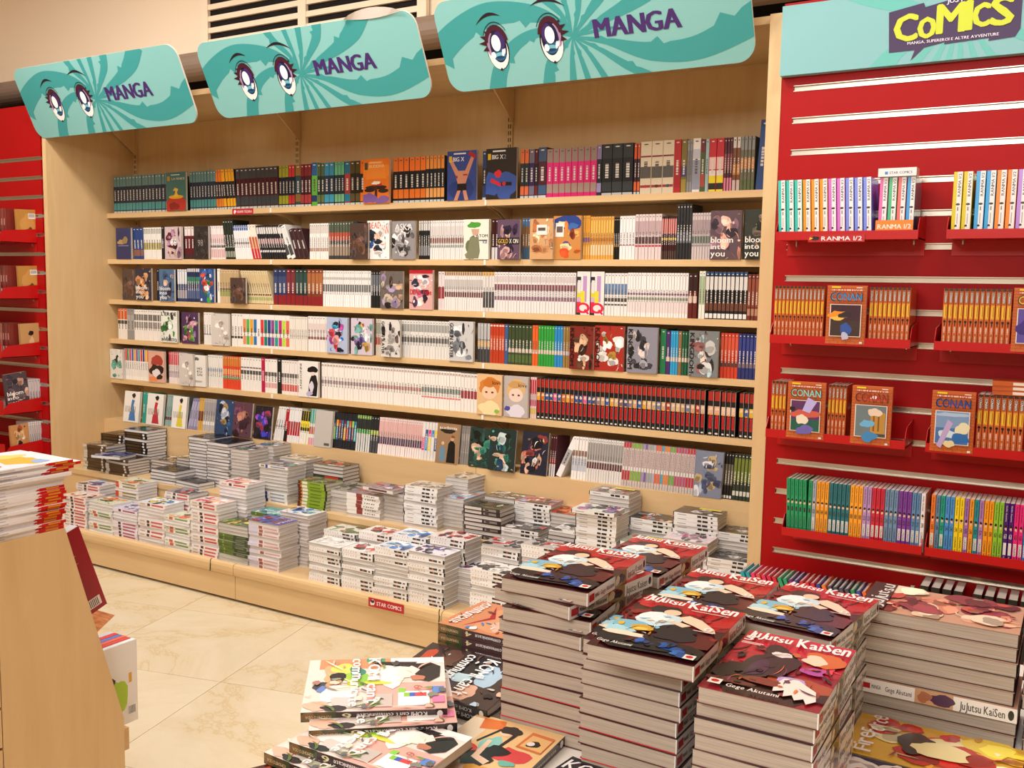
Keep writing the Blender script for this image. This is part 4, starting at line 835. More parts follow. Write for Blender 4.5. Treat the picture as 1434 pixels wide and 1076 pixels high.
  ('f',0.3543,0.4871,'reddress',17,'white cover with red dress'),
  ('s',0.4871,0.5831,6,17,2,'8fa8a4',[(0.2,0.3,'6a2a2c')],'grey-teal'),
  ('f',0.5607,0.6664,'yellowdress',17,'white cover with yellow dress'),
  ('s',0.6664,0.7429,4,16.5,10,'8a84a8',[(0.1,0.9,'a8a4c0')],'leaning lilac'),
  ('s',0.7429,0.7807,2,17,0,'c9a04a',[(0.3,0.6,'6a2a22')],'gold and brown'),
  ('s',0.7807,0.866,5,17,0,'b5b0ac',[(0.2,0.3,'e0e0de'),(0.5,0.9,'98949a')],'grey striped'),
  ('f',0.8818,1.0273,'blueart',17.5,'deep blue figure cover'),
  ('f',1.0273,1.1635,'mauveart',17.5,'mauve and brown cover'),
  ('f',1.1684,1.2862,'sparkle',16.5,'black glittery cover'),
  ('s',1.2862,1.3536,4,17,8,'dcdad8',[(0.4,0.45,'a0a0a0')],'leaning white quartet'),
  ('s',1.3536,1.3774,1,16,3,'a82028',[(0,0.4,'1a1a1a')],'red-black single'),
  ('s',1.3774,1.4576,5,17,2,'e0dede',[(0.2,0.6,'b5222c')],'white with red strip'),
  ('s',1.4576,1.5179,4,16,2,'e6d23a',[(0,0.4,'e2e2e2'),(0.4,0.5,'1b1b1b'),(0.7,1,'1b1b1b')],'yellow and black'),
  ('s',1.5179,1.5911,5,17.5,0,'dfe2dc',[(0.6,1,'4aa090'),(0.3,0.5,'c9604a'),(0,0.2,'d890a0')],'patterned teal and red'),
  ('f',1.5911,1.6543,'greyplain',17.5,'plain grey back cover'),
  ('m2',1.6543,1.8126,10,17,0,'20242a',['c85a2a','8ac050','2a7aa0','5a2a3a','30506a','d8a030','a03040','3a6a9a','702a3a','4ab0c0'],'dark jewel-toned'),
  ('s',1.8126,1.8982,6,17,0,'2a302c',[(0,0.5,'d0d2d0'),(0.5,0.62,'2f9a3c'),(0.9,1,'7aa050')],'black-white-green'),
  ('s',1.8982,1.9446,3,17,0,'26282a',[(0,0.45,'4a4c50'),(0.5,0.62,'a8c02a')],'black with lime'),
  ('s',1.9446,2.1933,19,17,0,'e4ccc8',[(0.28,0.48,'4a3c5a'),(0.5,0.9,'d8a8a4'),(0,0.25,'ece4e2')],'rosy with picture band'),
  ('m2',2.1933,2.2757,5,17,0,'dcd8d4',['d8307a','3a8ad0','e8d02a','e0e0dc','3a4a8a'],'pink-blue-yellow'),
  ('f',2.2835,2.402,'wizard',17.5,'brown cover with two cloaked figures'),
  ('s',2.402,2.447,4,17,0,'8a8580',[(0.3,0.8,'a39c96')],'clear-wrapped grey'),
  ('f',2.4656,2.5683,'greenart',17,'dark green soldiers cover'),
  ('f',2.5683,2.7002,'greenart2',18,'second dark green cover'),
  ('f',2.7211,2.8481,'navyart',18,'navy crowd cover'),
  ('s',2.8481,2.8784,3,17,0,'4a1f28',[(0,0.3,'d9d9d9'),(0.3,0.45,'a03a3a')],'dark plum'),
  ('s',2.8818,2.9085,1,17.5,22,'e6e6e6',[(0.3,0.7,'a8a8a8')],'lone leaning white'),
  ('s',2.9515,3.0199,5,17.5,0,'e8e4e0',[(0.55,0.68,'8a6a5a'),(0.2,0.5,'b5bcc8')],'white quintet'),
  ('s',3.0199,3.1782,14,17.5,0,'dad6d2',[(0.3,0.45,'5a1a22'),(0.5,0.9,'8f8b88')],'white with wine band'),
  ('m3',3.1782,3.4904,27,17.3,0,'c9b8b4',['b52a3a','b52a3a','b52a3a','7aa83a','7aa83a','7aa83a','7aa83a','9a8ab0','6a5a9a','9a9aa0','8aa0a0','b0a0b0','d8603a','d8603a','4a9ab8','d8803a','d87a3a','6aa040','6aa040','b04a6a','b04a6a','b04a6a','b04a7a'],'pastel striped'),
  ('f',3.4932,3.586,'greyblue',17.5,'grey-blue shrink-wrapped cover'),
  ('s',3.586,3.6301,4,17.5,0,'17130f',[(0.3,0.75,'6e675a'),(0.02,0.08,'d0d0d0')],'black-brown'),
  ('s',3.6301,3.698,5,17.5,0,'2b3324',[(0.4,0.9,'6e7a2c'),(0.1,0.2,'c9c9c0')],'olive and black'),
 ],
]

rnd = random.Random(5)
for ri, runs in enumerate(ROWS):
    z = ZS[ri]; Y = .012 if ri < 5 else -.032; back = 0 if ri < 5 else R(-7); prev = 'shelf end'
    dep = .14 if ri == 0 else .115
    for idx, r in enumerate(runs):
        x0, x1 = r[1], r[2]; nxt = runs[idx+1][-1] if idx+1 < len(runs) else 'post'
        if r[0] == 'f':
            _, _, _, art, hc, desc = r
            w = min(max(x1-x0-.002, .108), .150 if ri == 0 else .128)
            cx = (x0+x1)/2; t = .013
            cm, pm = face_mesh(w, hc/100, t, art)
            yy = Y-.0185-(idx % 3)*.0004
            if x1-x0 < w: yy -= .0145*(idx % 2)
            if ri < 5: yy = max(yy, -.004-.0145*(idx % 2))
            o = link('cover_facing_book', cm, None, (cx, yy if ri < 5 else Y-.02-.013*(idx % 2), z+.0003), (back if ri < 5 else R(-7), 0, 0))
            link('page_block', pm, o)
            tag(o, 'book facing out, '+desc+', on the '+SHELFN[ri], 'book', 'covers facing out on the '+SHELFN[ri])
            prev = desc.split(' cover')[0]+' cover'; continue
        if r[0] in ('s',): kind, _, _, n, hc, lean, base, bands, desc = r; cols = None
        else: kind, _, _, n, hc, lean, base, cols, desc = r; bands = None
        pitch_ = (x1-x0)/n; h = hc/100
        name = 'hardcover_volume' if ri == 0 else 'red_capped_paperback' if kind == 'd' else 'coloured_band_paperback' if kind in ('m', 'm2', 'm3') else \
            ('slim_white_paperback' if lum(base) > 205 and ri in (1, 2) else 'white_spined_paperback' if lum(base) > 205 else 'dark_spined_paperback' if lum(base) < 80 else 'coloured_spined_paperback')
        lr = R(lean); t = pitch_*(math.cos(lr) if abs(lean) > 5 else 1)-.0004
        shadow = 0
        for k in range(n):
            hh = h*(1+rnd.uniform(-.006, .006)); seed = k % 3
            if kind == 's':
                key = (ri, idx, k % 2 if n > 3 else 0)
                ex = ()
                if desc == 'black with white numerals': key = (ri, idx, k); ex = (('t', '2224455667'[k], .22, .03, .78, .11, 'f0f0f0'),)
                if desc == 'thick black with magenta ring': ex = (('r', .3, 0, 1, .9, 'e4e0de'), ('r', .45, .3, .75, .9, 'b890c0'), ('r', .3, .18, .6, .55, 'dcd23a'), ('r', .05, .5, .28, .8, 'd8d8d8'), ('e', .5, .16, .5, .125, 'd8204a'), ('e', .5, .16, .3, .075, 'e4dcd8'), ('p', [(.55, .1), (.68, .14), (.98, .03), (.85, .01)], 'd8204a'))
                if 0: ex = (('e', .5, .16, .5, .12, 'd8204a'), ('e', .5, .16, .32, .075, 'c9b0c0'), ('p', [(.55, .1), (.68, .14), (.98, .03), (.85, .01)], 'd8204a'))
                if desc == 'thick cream': ex = (('e', .5, .145, .16, .03, ['b02838', '4a2a2c', '1f5a5c'][k]),); key = (ri, idx, k)
                pr = spine_prog(base, bands, idx*3+k % 2, ex)
            elif kind == 'm': c = cols[k % len(cols)]; key = (ri, idx, k); pr = [('r', 0, .62, 1, 1, c), ('r', 0, .0, 1, .12, 'efece8')] if ri == 4 else [('r', 0, .45, 1, .85, c), ('r', 0, .08, 1, .34, c)]; pr += seg_text(.35, .58, '3a3634', k)
            elif kind == 'm2': c = cols[k % len(cols)]; key = (ri, idx, k); pr = [('r', 0, .25, 1, .6, c), ('r', 0, .62, 1, .8, cols[(k+3) % len(cols)])] + seg_text(.3, .7, 'e0dcd6', k)
            elif kind == 'm3': c = cols[k % len(cols)]; key = (ri, idx, k); pr = [('r', 0, .88, 1, 1, c), ('r', 0, .3, 1, .45, 'd8d4ce'), ('r', 0, .14, 1, .36, c), ('r', 0, 0, 1, .08, 'b8b4b0')] + seg_text(.46, .84, '6a5a5c', k)
            else:   # red-capped black volumes
                c = cols[k % len(cols)]; key = (ri, idx, k); pr = [('r', .04, .78, .96, .985, 'a8281e'), ('r', 0, .47, 1, .66, c), ('b', .5, .6, .4, .04, 'e8c8a8', k), ('e', .5, .475, .3, .018, 'e89030'), ('r', .22, .16, .78, .44, 'c81e24'), ('r', .42, .2, .58, .41, '7a1216'), ('e', .5, .05, .3, .02, 'd8d8d8'), ('r', .93, 0, 1, 1, 'b0a8a0')]
            me = standing(t, h, dep, base if kind != 'm2' else base, pr, key=key)
            xx = x0+pitch_*(k+.5)
            zo = .0003
            if abs(lean) > 0: zo += abs(math.sin(lr))*t/2
            o = link(name, me, None, (xx-math.tan(lr)*(-1)*0, Y+rnd.uniform(0, .0025), z+zo), (back, lr, 0))
            if ri == 5: o.location.y += -.004
            lab = '%s of the %s volumes beside the %s, %s' % (ordinal(k+1), desc, prev, SHELFN[ri]) if n > 1 else 'single %s spine beside the %s, %s' % (desc.replace(' single', ''), prev, SHELFN[ri])
            wds = lab.replace(',', '').split()
            if len(wds) > 16: lab = '%s of the %s volumes, %s' % (ordinal(k+1), desc, SHELFN[ri])
            tag(o, lab, 'book', 'standing books on the '+SHELFN[ri])
        prev = desc+' run' if n > 1 else desc

# ---------------------------------------------------------------- books: lying in stacks
def lying(L, W, t, base, sprog, topprog=None, topbg=None, m=None, pages=None, flip=False):
    """lying paperback: spine on y=0 side facing -y, length along x, bottom at z=0; returns cover mesh, page mesh"""
    m = m or PRINT; o = MB(); c = .0006
    tb = topbg or base
    o.box((-L/2, 0, 0), (L/2, W, c), base, m); o.box((-L/2, 0, t-c), (L/2, W, t), tb, m)
    o.box((-L/2, 0, c), (L/2, .0012, t-c), base, m)
    # spine print: u along the length, v up
    o.art((-L/2, 0, 0), (L, 0, 0), (0, 0, t), (0, -1, 0), sprog, m)
    if topprog and flip: o.art((-L/2, W, t), (0, -W, 0), (L, 0, 0), (0, 0, 1), topprog, m)
    elif topprog: o.art((L/2, 0, t), (0, W, 0), (-L, 0, 0), (0, 0, 1), topprog, m)   # head of the cover towards -x, spine on its left
    p = MB().box((-L/2+.0015, .0014, c), (L/2-.0015, W-.002, t-c), 'd8d4ce', pages or PAGES)
    return o.mesh('cover'), p.mesh('page_block')
def dots(col, n=7, x0=.08, x1=.55, s=.012):
    return [('r', x0+(x1-x0)*i/n, .34, x0+(x1-x0)*i/n+s*(1.5 if i % 2 else 1), .68, col) for i in range(n)]
STY = {  # base colour, spine print (u along the spine)
 'white': ('e9e6e3', [('r', .955, -.1, 1, 1.1, '1e1e20')] + dots('c08a7a', 6, .05, .5) + [('r', .58, .25, .8, .75, '3a3434'), ('r', .66, .3, .7, .7, 'b86a4a'), ('r', .84, .3, .9, .7, '5a4a48')]),
 'white2': ('e4e2e0', [('r', 0, -.1, .02, 1.1, '2a2a2c'), ('r', .55, .25, .64, .75, '2a2628'), ('r', .66, .25, .78, .75, '2a2628'), ('r', .85, .3, .89, .7, '2a2628'), ('r', .1, .4, .3, .6, 'a8a4a2')]),
 'redtext': ('e9dfda', [('r', .34, .1, .44, .9, '4a3430'), ('r', .5, .25, .92, .75, 'c85a5a'), ('r', .08, .3, .26, .7, 'b8b0a8')]),
 'greentext': ('e6e4d8', [('r', .2, .05, .34, .95, 'c8644a'), ('r', .42, .25, .9, .75, '7a9470'), ('r', .05, .35, .15, .65, 'b8b0a8')]),
 'purpletext': ('e6dee4', [('r', .22, .1, .32, .9, '4a2a44'), ('r', .4, .25, .9, .75, 'a8587a')]),
 'orange': ('e8e0d4', [('r', 0, -.1, .14, 1.1, 'c8502c'), ('r', .3, .25, .9, .75, '8a8a6a')]),
 'green': ('aeb0a0', [('r', 0, -.1, .5, 1.1, '5a7034'), ('r', .5, -.1, 1, 1.1, '3c4a34'), ('r', .15, .2, .2, .8, '8aa04a'), ('r', .6, .25, .9, .75, '6a7458')]),
 'bluered': ('e2d8d8', [('r', .34, .1, .46, .9, '9a5a54'), ('r', .5, .3, .95, .7, 'c8a0a0'), ('r', 0, -.1, .3, 1.1, 'd0cce0')]),
 'brown': ('55422c', [('r', 0, -.1, .16, 1.1, 'd0c8ba'), ('r', .8, .1, .88, .9, 'd8d4cc')]),
 'black': ('1e1a18', [('r', .1, .1, .75, .9, '4c3a20'), ('b', .86, .5, .06, .4, 'e8e6e2', 3)]),
 'grey': ('c2bfbb', [('r', .3, .3, .7, .7, '8a8682')]),
 'bluetext': ('e2dfda', [('r', .22, -.1, .3, 1.1, '2c4a9a'), ('r', .06, .2, .18, .8, '8a8a6a'), ('r', .4, .3, .9, .7, '8a92a8')]),
 'lime': ('8aa42c', [('r', 0, -.1, .14, 1.1, '5a2418'), ('r', .14, .1, .34, .9, 'e6ddc8'), ('r', .1, .2, .16, .8, 'd87a3a'), ('r', .94, -.1, 1, 1.1, '1c1c1a'), ('r', .42, .3, .8, .7, '5c7a1c')]),
 'redband': ('e8e4de', [('r', .3, -.1, .48, 1.1, '8a3a34')] + dots('6a6460', 5, .55, .9, .03)),
 'redpatch': ('3a3634', [('r', .4, .1, .85, .9, 'c83430')]),
 'dark2': ('2e2a2c', [('r', .04, .15, .5, .85, 'cfc8c0'), ('r', .55, .2, .9, .8, '8a7f78'), ('r', .6, .3, .7, .7, '2a2628')]),
}
STACKS = [
 (0.3878,0.2185,-0.595,0.17,10,0.01528,0.118,0,'redtext','ssssssss','manga_red','white stack with red lettering at far end of ledge'),
 (0.6061,0.1825,-0.595,0.17,10,0.01485,0.118,0,'greentext','pppssppss','orangegreen','white stack with orange and green cover,bottom ledge'),
 (0.7882,0.1755,-0.595,0.17,9,0.01526,0.118,0,'purpletext','spppsssss','pinkpurple','stack with magenta-edged cover,bottom ledge'),
 (0.9705,0.1829,-0.595,0.17,12,0.01603,0.118,0,'redtext','pppppsspsspppp','bluewhite','stack with black curl on white cover,bottom ledge'),
 (1.1522,0.1711,-0.595,0.17,10,0.01493,0.118,0,'greentext','pppssppssp','orangegreen','low stack with tan cover,bottom ledge'),
 (1.3301,0.1729,-0.595,0.17,16,0.01515,0.118,0,'redtext','sspssspsspssps','manga_pink','tall stack with rose cover,bottom ledge'),
 (1.5061,0.1789,-0.595,0.17,11,0.01539,0.118,0,'green','pppssssssppss','greenyellow','stack with green and yellow cover,bottom ledge'),
 (1.6898,0.1833,-0.595,0.17,13,0.01575,0.118,0,'bluered','pssspsspspssss','indigo','stack with indigo and red cover,bottom ledge'),
 (2.0365,0.1722,-0.595,0.17,10,0.01603,0.118,0,'white','pspsspspss','blankwhite','stack with plain white cover,bottom ledge'),
 (2.2124,0.1682,-0.595,0.17,10,0.01607,0.118,0,'white','ssppsppsssp','brownwhite','stack with brown figure cover,bottom ledge'),
 (2.3805,0.1642,-0.595,0.17,13,0.01505,0.118,0,'white','sspsppppsspss','bluefig','stack with light blue cover,bottom ledge'),
 (2.5446,0.1702,-0.595,0.17,13,0.0157,0.118,0,'white','pspsspspspssss','purplefig','tall stack with violet cover above the red tag'),
 (2.8337,0.1663,-0.595,0.17,12,0.01518,0.118,0,'white','ssssppsss','blackfig','stack with black and white cover beside page-edge stack'),
 (0.3234,0.2054,-0.47,0.17,12,0.01517,0.118,0,'redtext','ssssssssss','manga_blue','back stack with blue and red cover,bottom ledge'),
 (0.6572,0.1444,-0.47,0.17,15,0.01528,0.118,0,'orange','sspsspss','orangegreen','back stack with orange spine tops,bottom ledge'),
 (1.0175,0.1482,-0.47,0.17,14,0.01599,0.118,0,'redtext','sspsspss','manga_dark','back stack with red and black cover,bottom ledge'),
 (1.3762,0.1722,-0.47,0.17,20,0.01574,0.118,0,'redtext','pppppppppp','manga_pink','back stack with rose cover and page edges,bottom ledge'),
 (1.5824,0.1561,-0.47,0.17,13,0.01565,0.118,0,'green','pppppppppp','tealart','back stack with turquoise cover,bottom ledge'),
 (1.7557,0.1579,-0.47,0.17,15,0.01513,0.118,0,'bluered','ppppppppppp','bluefig','back stack with pale blue cover,bottom ledge'),
 (1.9942,0.1952,-0.47,0.17,12,0.01517,0.118,0,'white','sspsssps','greenfig','back stack with green-tinted cover,bottom ledge'),
 (2.2007,0.1636,-0.47,0.17,13,0.01561,0.118,0,'white','sspsssps','brownwhite','back stack with brown cover,bottom ledge'),
 (2.3715,0.1705,-0.47,0.17,14,0.01565,0.118,0,'white','sspsssps','bluefig','back stack with blue and yellow cover,bottom ledge'),
 (2.566,0.1553,-0.47,0.17,15,0.01595,0.118,0,'white','sspsssps','redfig','back stack with red creature cover,bottom ledge'),
 (2.6765,0.099,-0.5,0.17,9,0.01565,0.118,0,'white','pppppppppppp','purplefig','stack of page edges with violet cover,bottom ledge'),
 (2.7965,0.1708,-0.47,0.17,16,0.01536,0.118,0,'white','psspsspsp','monored','back stack with black and red swirl cover'),
 (2.9791,0.1594,-0.47,0.17,17,0.01578,0.118,0,'white','sssppssps','monored','back stack with black,red and cream cover'),
 (0.1755,0.1946,-0.315,0.385,9,0.01511,0.13,0,'brown','sssssssss','browngloss','glossy brown-edged stack by the side panel'),
 (0.3828,0.1757,-0.33,0.385,6,0.01447,0.14,0,'brown','ppssssp','darkcover2','dark stack under the tilted blue book'),
 (0.7221,0.1952,-0.33,0.385,4,0.01612,0.14,0,'black','ppp','blackcover','three-high stack of black books'),
 (0.9231,0.1772,-0.34,0.385,2,0.01576,0.1,-4,'black','pp','blackcover','lowest pile of black books'),
 (1.2596,0.1275,-0.3,0.385,14,0.01548,0.12,0,'grey','ppppppppppp','colourfig','tall page-edged stack with rose and green cover'),
 (1.4864,0.1782,-0.33,0.385,11,0.01578,0.118,0,'bluetext','ppppppppsssss','colourfig','grey stack with brown and blue cover'),
 (1.725,0.1689,-0.33,0.385,8,0.01519,0.118,0,'lime','ssssssss','limeart','green-spined stack'),
 (1.9294,0.0654,-0.3,0.385,6,0.01652,0.118,0,'grey','ppppp','greyart2','narrow page-edged stack behind green-spined one'),
 (2.0123,0.1811,-0.33,0.385,7,0.01502,0.118,0,'redband','sssssspppp','mangacrowd','stack with red-banded white spines'),
 (2.2234,0.0797,-0.3,0.385,8,0.01539,0.118,0,'grey','ppppppp','mangacrowd','page-edged stack beside the tilted top book'),
 (2.3254,0.1604,-0.33,0.385,11,0.01587,0.118,0,'white2','sssspssssspspp','tancover','tall white-spined stack with tan cover'),
 (2.5085,0.0814,-0.28,0.385,9,0.01493,0.118,0,'grey','pppppppp','skycover','page-edged stack with sky blue cover'),
 (2.6233,0.172,-0.33,0.385,8,0.01611,0.118,0,'dark2','pspspspsp','greenblack','dark stack with curled green-black cover'),
 (2.7998,0.1645,-0.33,0.385,4,0.01656,0.118,0,'white2','sspp','blackred','low stack with black and red cover'),
 (2.9954,0.135,-0.33,0.385,5,0.01608,0.118,0,'dark2','ppp','blackfig','low stack with black and white cover'),
 (3.134,0.1527,-0.33,0.385,11,0.01537,0.118,0,'white2','ssssssssss','violetfig','tall white stack with two violet covers'),
 (3.3065,0.1705,-0.33,0.385,6,0.01427,0.118,0,'white2','sss','greenwhite','low stack with green and white cover'),
 (3.4785,0.1673,-0.33,0.385,8,0.01527,0.118,0,'white2','pspsps','pinkfig','stack with pink and white cover'),
 (3.6526,0.1443,-0.33,0.385,5,0.01592,0.118,0,'white2','sss','greyfig','stack with grey figure cover by the post'),
 (0.1484,0.2021,-0.19,0.385,11,0.01599,0.13,0,'black','psspppppp','darkcover2','back stack with curled dark cover'),
 (0.352,0.1774,-0.19,0.385,14,0.01556,0.13,0,'black','psspsssspp','blackcover','tallest black back stack'),
 (0.5643,0.1597,-0.19,0.385,5,0.01492,0.13,0,'brown','ppppp','browngloss','low brown glossy back stack'),
 (0.7517,0.1328,-0.19,0.385,7,0.01511,0.13,0,'brown','ppppp','browngloss','second low brown glossy back stack'),
 (0.8935,0.1286,-0.2,0.385,14,0.01603,0.16,0,'black','ppppppspspspp','blackcover','tall stack with black cover and spine patches'),
 (1.0666,0.1286,-0.24,0.385,14,0.01578,0.16,0,'black','ppppppppppppp','blackcover','tall page-edged stack with black cover'),
 (1.3007,0.1229,-0.17,0.385,14,0.01602,0.118,0,'grey','pppppppppp','colourfig','back stack with dotted page edges'),
 (1.4701,0.1632,-0.18,0.385,12,0.01503,0.118,0,'grey','ppppppppp','tancover','back stack with pale brown cover'),
 (1.7003,0.1801,-0.2,0.385,11,0.01614,0.118,0,'redpatch','pppspppppp','redblack','back stack with red and black cover'),
 (2.446,0.1015,-0.18,0.385,13,0.01521,0.118,0,'white2','pppppppppp','tancover','white back stack with tan cover'),
 (2.6294,0.1816,-0.19,0.385,9,0.01585,0.118,0,'grey','pppppppp','browngrey','back stack with brown and grey cover'),
 (2.7833,0.1648,-0.2,0.385,9,0.01592,0.118,0,'white2','psssss','redcurve','back stack with red-edged portrait cover'),
 (2.9519,0.1112,-0.2,0.385,8,0.01488,0.118,0,'grey','psspp','redorange','small back stack with orange-red cover'),
 (3.1124,0.1631,-0.18,0.385,14,0.01585,0.118,0,'white2','spppppsp','yellowtitle','tall back stack with yellow-lettered cover'),
 (3.2854,0.1726,-0.19,0.385,9,0.0159,0.118,0,'white2','ssspp','blueportrait','back stack with black and blue cover'),
 (3.463,0.1691,-0.2,0.385,12,0.01593,0.118,0,'white2','sssssp','yellowgrey','back stack with grey cover and yellow letters'),
 (3.6362,0.1412,-0.19,0.385,9,0.01545,0.118,0,'white2','ssppp','greyfig','dark-covered back stack by the post'),
]

STM = {}
def stack_name(st): return {'white': 'white_stacked_paperback', 'white2': 'white_tier_paperback', 'black': 'black_stacked_paperback', 'brown': 'black_stacked_paperback', 'dark2': 'black_stacked_paperback', 'grey': 'grey_stacked_paperback'}.get(st, 'printed_stacked_paperback')
rs = random.Random(9)
for X0, L, Yf, zb, n, t, dp, rot, st, pat, art, desc in STACKS:
    base, sp = STY[st]; Lb = min(max(L, .168), .18)
    if L < .12: dpx = dp; Lb = .175
    big = Lb
    cx = X0+L/2; turned = L < .14      # narrow fronts are book ends seen head-on
    if turned and L >= .09: big = .175
    gl = st in ('white', 'white2', 'redtext', 'greentext')
    pg = PAGESW if st in ('black', 'redtext', 'greentext', 'purpletext', 'orange') else PAGES
    key = (st, round(t, 4), round(Lb, 3), dp, art)
    for q in ('plain', 'top'):
        STM[q] = lying(Lb, dp-.003, t-.0007, base, sp, COV[art][1] if q == 'top' else None, COV[art][0] if q == 'top' else None, GLOSS if q == 'top' else PRINT, pg)
    z = zb; hx = 0
    for k in range(n):
        s_ = 'top' if k == n-1 else 'plain'
        side = pat[(n-1-k) % len(pat)]                  # pattern read from the top
        ry = rs.uniform(-2.2, 2.2)+rot; jx = rs.uniform(-.003, .003); jy = rs.uniform(0, .006)
        if turned: a = 90 if side == 's' else -90
        else: a = 0 if side == 's' or s_ == 'top' and rs.random() < .5 else 180
        wY = (Lb if turned else dp-.003)
        cy = Yf+jy+(dp-.003)/2
        o = link(stack_name(st), STM[s_][0], None)
        rz = R(a+ry)
        off = Vector((0, -(dp-.003)/2, 0)); off.rotate(Euler((0, 0, rz)))
        cxx = cx if not turned else X0+L/2
        if turned: cxx = X0+L-(dp-.003)/2-.001
        o.location = (cxx+jx+off.x, (Yf+jy+(Lb/2 if turned else (dp-.003)/2))+off.y, z+.0001); o.rotation_euler = (0, 0, rz)
        link('page_block', STM[s_][1], o)
        fromtop = n-k
        lab = ('topmost book of the ' if fromtop == 1 else ordinal(fromtop)+' book down in the ')+desc
        tag(o, lab, 'book', desc)
        z += t

# loose books lying on the stacks
def loose(name, L, W, t, base, sp, art, loc, rot, label, group=None):
    cm, pm = lying(L, W, t, base, sp, COV[art][1], COV[art][0], GLOSS, PAGES)
    o = link(name, cm, None, loc, [R(a) for a in rot]); link('page_block', pm, o); return tag(o, label, 'book', group)
COV['blueprint'] = ('3a4488', auto(90, ['2a3470', '8a90c8', 'd8a84a', 'c8ccd8', '5a64a8', '1c2450'], 14, False))
loose('loose_paperback', .18, .125, .014, 'd8d8d8', [], 'blueprint', (.44, -.37, .4735), (0, 0, 12), 'indigo and gold patterned book lying askew on a dark stack')
loose('loose_paperback', .175, .115, .014, 'd8d4d0', [('r', .2, .2, .8, .8, '5a3a44')], 'mangacrowd', (2.185, -.33, .5115), (0, 0, -5), 'book with blue and red crowd cover lying across two stacks')
loose('loose_paperback', .172, .115, .014, 'e4e2e0', STY['white2'][1], 'violetfig', (3.205, -.345, .5548), (0, 0, 3), 'violet and white book lying askew on the tall white stack')

# ---------------------------------------------------------------- red wall shelves and their books
def red_shelf(x0, x1, zl, label, depth=.145, lip=.024, group='red metal shelves on the slat wall', ends=(1, 1)):
    root = link('red_shelf', None, None, (x0, -.358, zl-.024)); tag(root, label, 'shelf', group)
    W = x1-x0
    bx('tray', (0, -depth, 0), (W, 0, .003), REDM, root)
    bx('front_lip', (0, -depth-.002, -.002), (W, -depth, lip), REDM, root)
    bx('back_plate', (0, -.003, -.045), (W, -.0005, .0), REDM, root)
    for i, e in enumerate(ends):
        if e: o = MB(); o.prism([(-depth, 0), (0, 0), (0, .075), (-depth*.85, .06), (-depth, .03)], 0 if i == 0 else W-.002, .002 if i == 0 else W, m=REDM); o.build('end_plate', root)
    for xx in (.03, W-.03):
        o = MB(); o.prism([(-.01+.0, -.001), (-.0, -.001), (0, -.02), (-.01, -.012)], xx-.002, xx+.002, m=ALU); o.build('hook', root)
    return root
SH = [(1.574, 3.884, 4.296, 4.371, 'top'), (1.256, 3.880, 4.292, 4.356, 'second'), (.958, 3.880, 4.294, 4.350, 'third'), (.650, 3.945, 4.357, 4.3655, 'fourth')]
for zl, a, b, c, nm in SH:
    red_shelf(a, b, zl, '%s red metal shelf nearest the beech post' % nm)
    red_shelf(c, c+.412, zl, '%s red metal shelf farther from the beech post' % nm)
def vol(name, x, y, z, t, h, base, prog, key, label, group, lean=0, dep=.115, side=None):
    me = standing(t, h, dep, base, prog, GLOSS, ('red',)+tuple(key), side)
    o = link(name, me, None, (x, y, z), (0, R(lean), 0)); return tag(o, label, 'book', group)
YR = -.492
half = lambda c, n: [('r', .42, -.1, 1, 1.1, 'eceaea'), ('t', 'RANMA 1/2', .5, .62, .86, .97, '2a2428', 1), ('e', .62, .5, .26, .018, '3a3438'), ('r', .56, .4, .72, .46, '8a8486'), ('r', .58, .2, .7, .36, 'b0acae'), ('b', .5, .17, .18, .02, '2a2a2c', n)]
rc = ['3cc0b4']*3+['e8962a']*3+['d070cc']*2+['7a8ee8']*3; rn = ['turquoise', 'orange', 'violet-pink', 'periwinkle']
cnt = {}
x = 3.902
for k, c in enumerate(rc):
    nm = rn[[0, 0, 0, 1, 1, 1, 2, 2, 3, 3, 3][k]]; cnt[nm] = cnt.get(nm, 0)+1
    vol('two_tone_paperback', x, YR, 1.5535, .0235, .178, c, half(c, 1), ('rm', c), '%s %s and white volume on the top red shelf beside the post' % (ordinal(cnt[nm]), nm), 'two-tone volumes on the top red shelves', -3.2)
    x += .0253
# boxed set
bs = link('boxed_set_sleeve', None, None, (x-.004, YR-.004, 1.5535)); tag(bs, 'clear plastic sleeve with white header and orange footer holding four volumes', 'box')
o = MB(); ww = .104
o.box((0, -.0022, 0), (ww, -.0012, .05), 'e8852a', GLOSS); o.art((0, -.0022, 0), (ww, 0, 0), (0, 0, .05), (0, -1, 0), [('t', 'RANMA 1/2', .06, .5, .94, .78, 'f8f0e0'), ('r', .4, .22, .9, .3, 'f2d8b0'), ('r', .3, .1, .9, .17, 'f2d8b0')], GLOSS); o.build('orange_footer', bs)
o = MB(); o.box((0, -.0022, .176), (ww+.001, .05, .2), 'e4e2e2', GLOSS); o.art((0, -.0022, .176), (ww, 0, 0), (0, 0, .024), (0, -1, 0), [('t', 'STAR COMICS', .3, .3, .9, .6, '2a4a7a'), ('r', .18, .25, .26, .6, '3a7ac0')], GLOSS); o.build('white_header', bs)
o = MB(); o.box((ww+.0003, -.002, 0), (ww+.0009, .116, .198), m=CLEAR); o.build('clear_side', bs)
for k, (c, nm) in enumerate((('e06ab0', 'pink'), ('4ab884', 'green'), ('e86a6c', 'coral'), ('3a9ade', 'azure'))):
    vol('two_tone_paperback', x+.0125+k*.0253, YR+.003, 1.5535, .0235, .174, c, half(c, 1), ('rm', c), '%s and white volume inside the clear plastic sleeve' % nm, 'two-tone volumes on the top red shelves')
x = 4.392
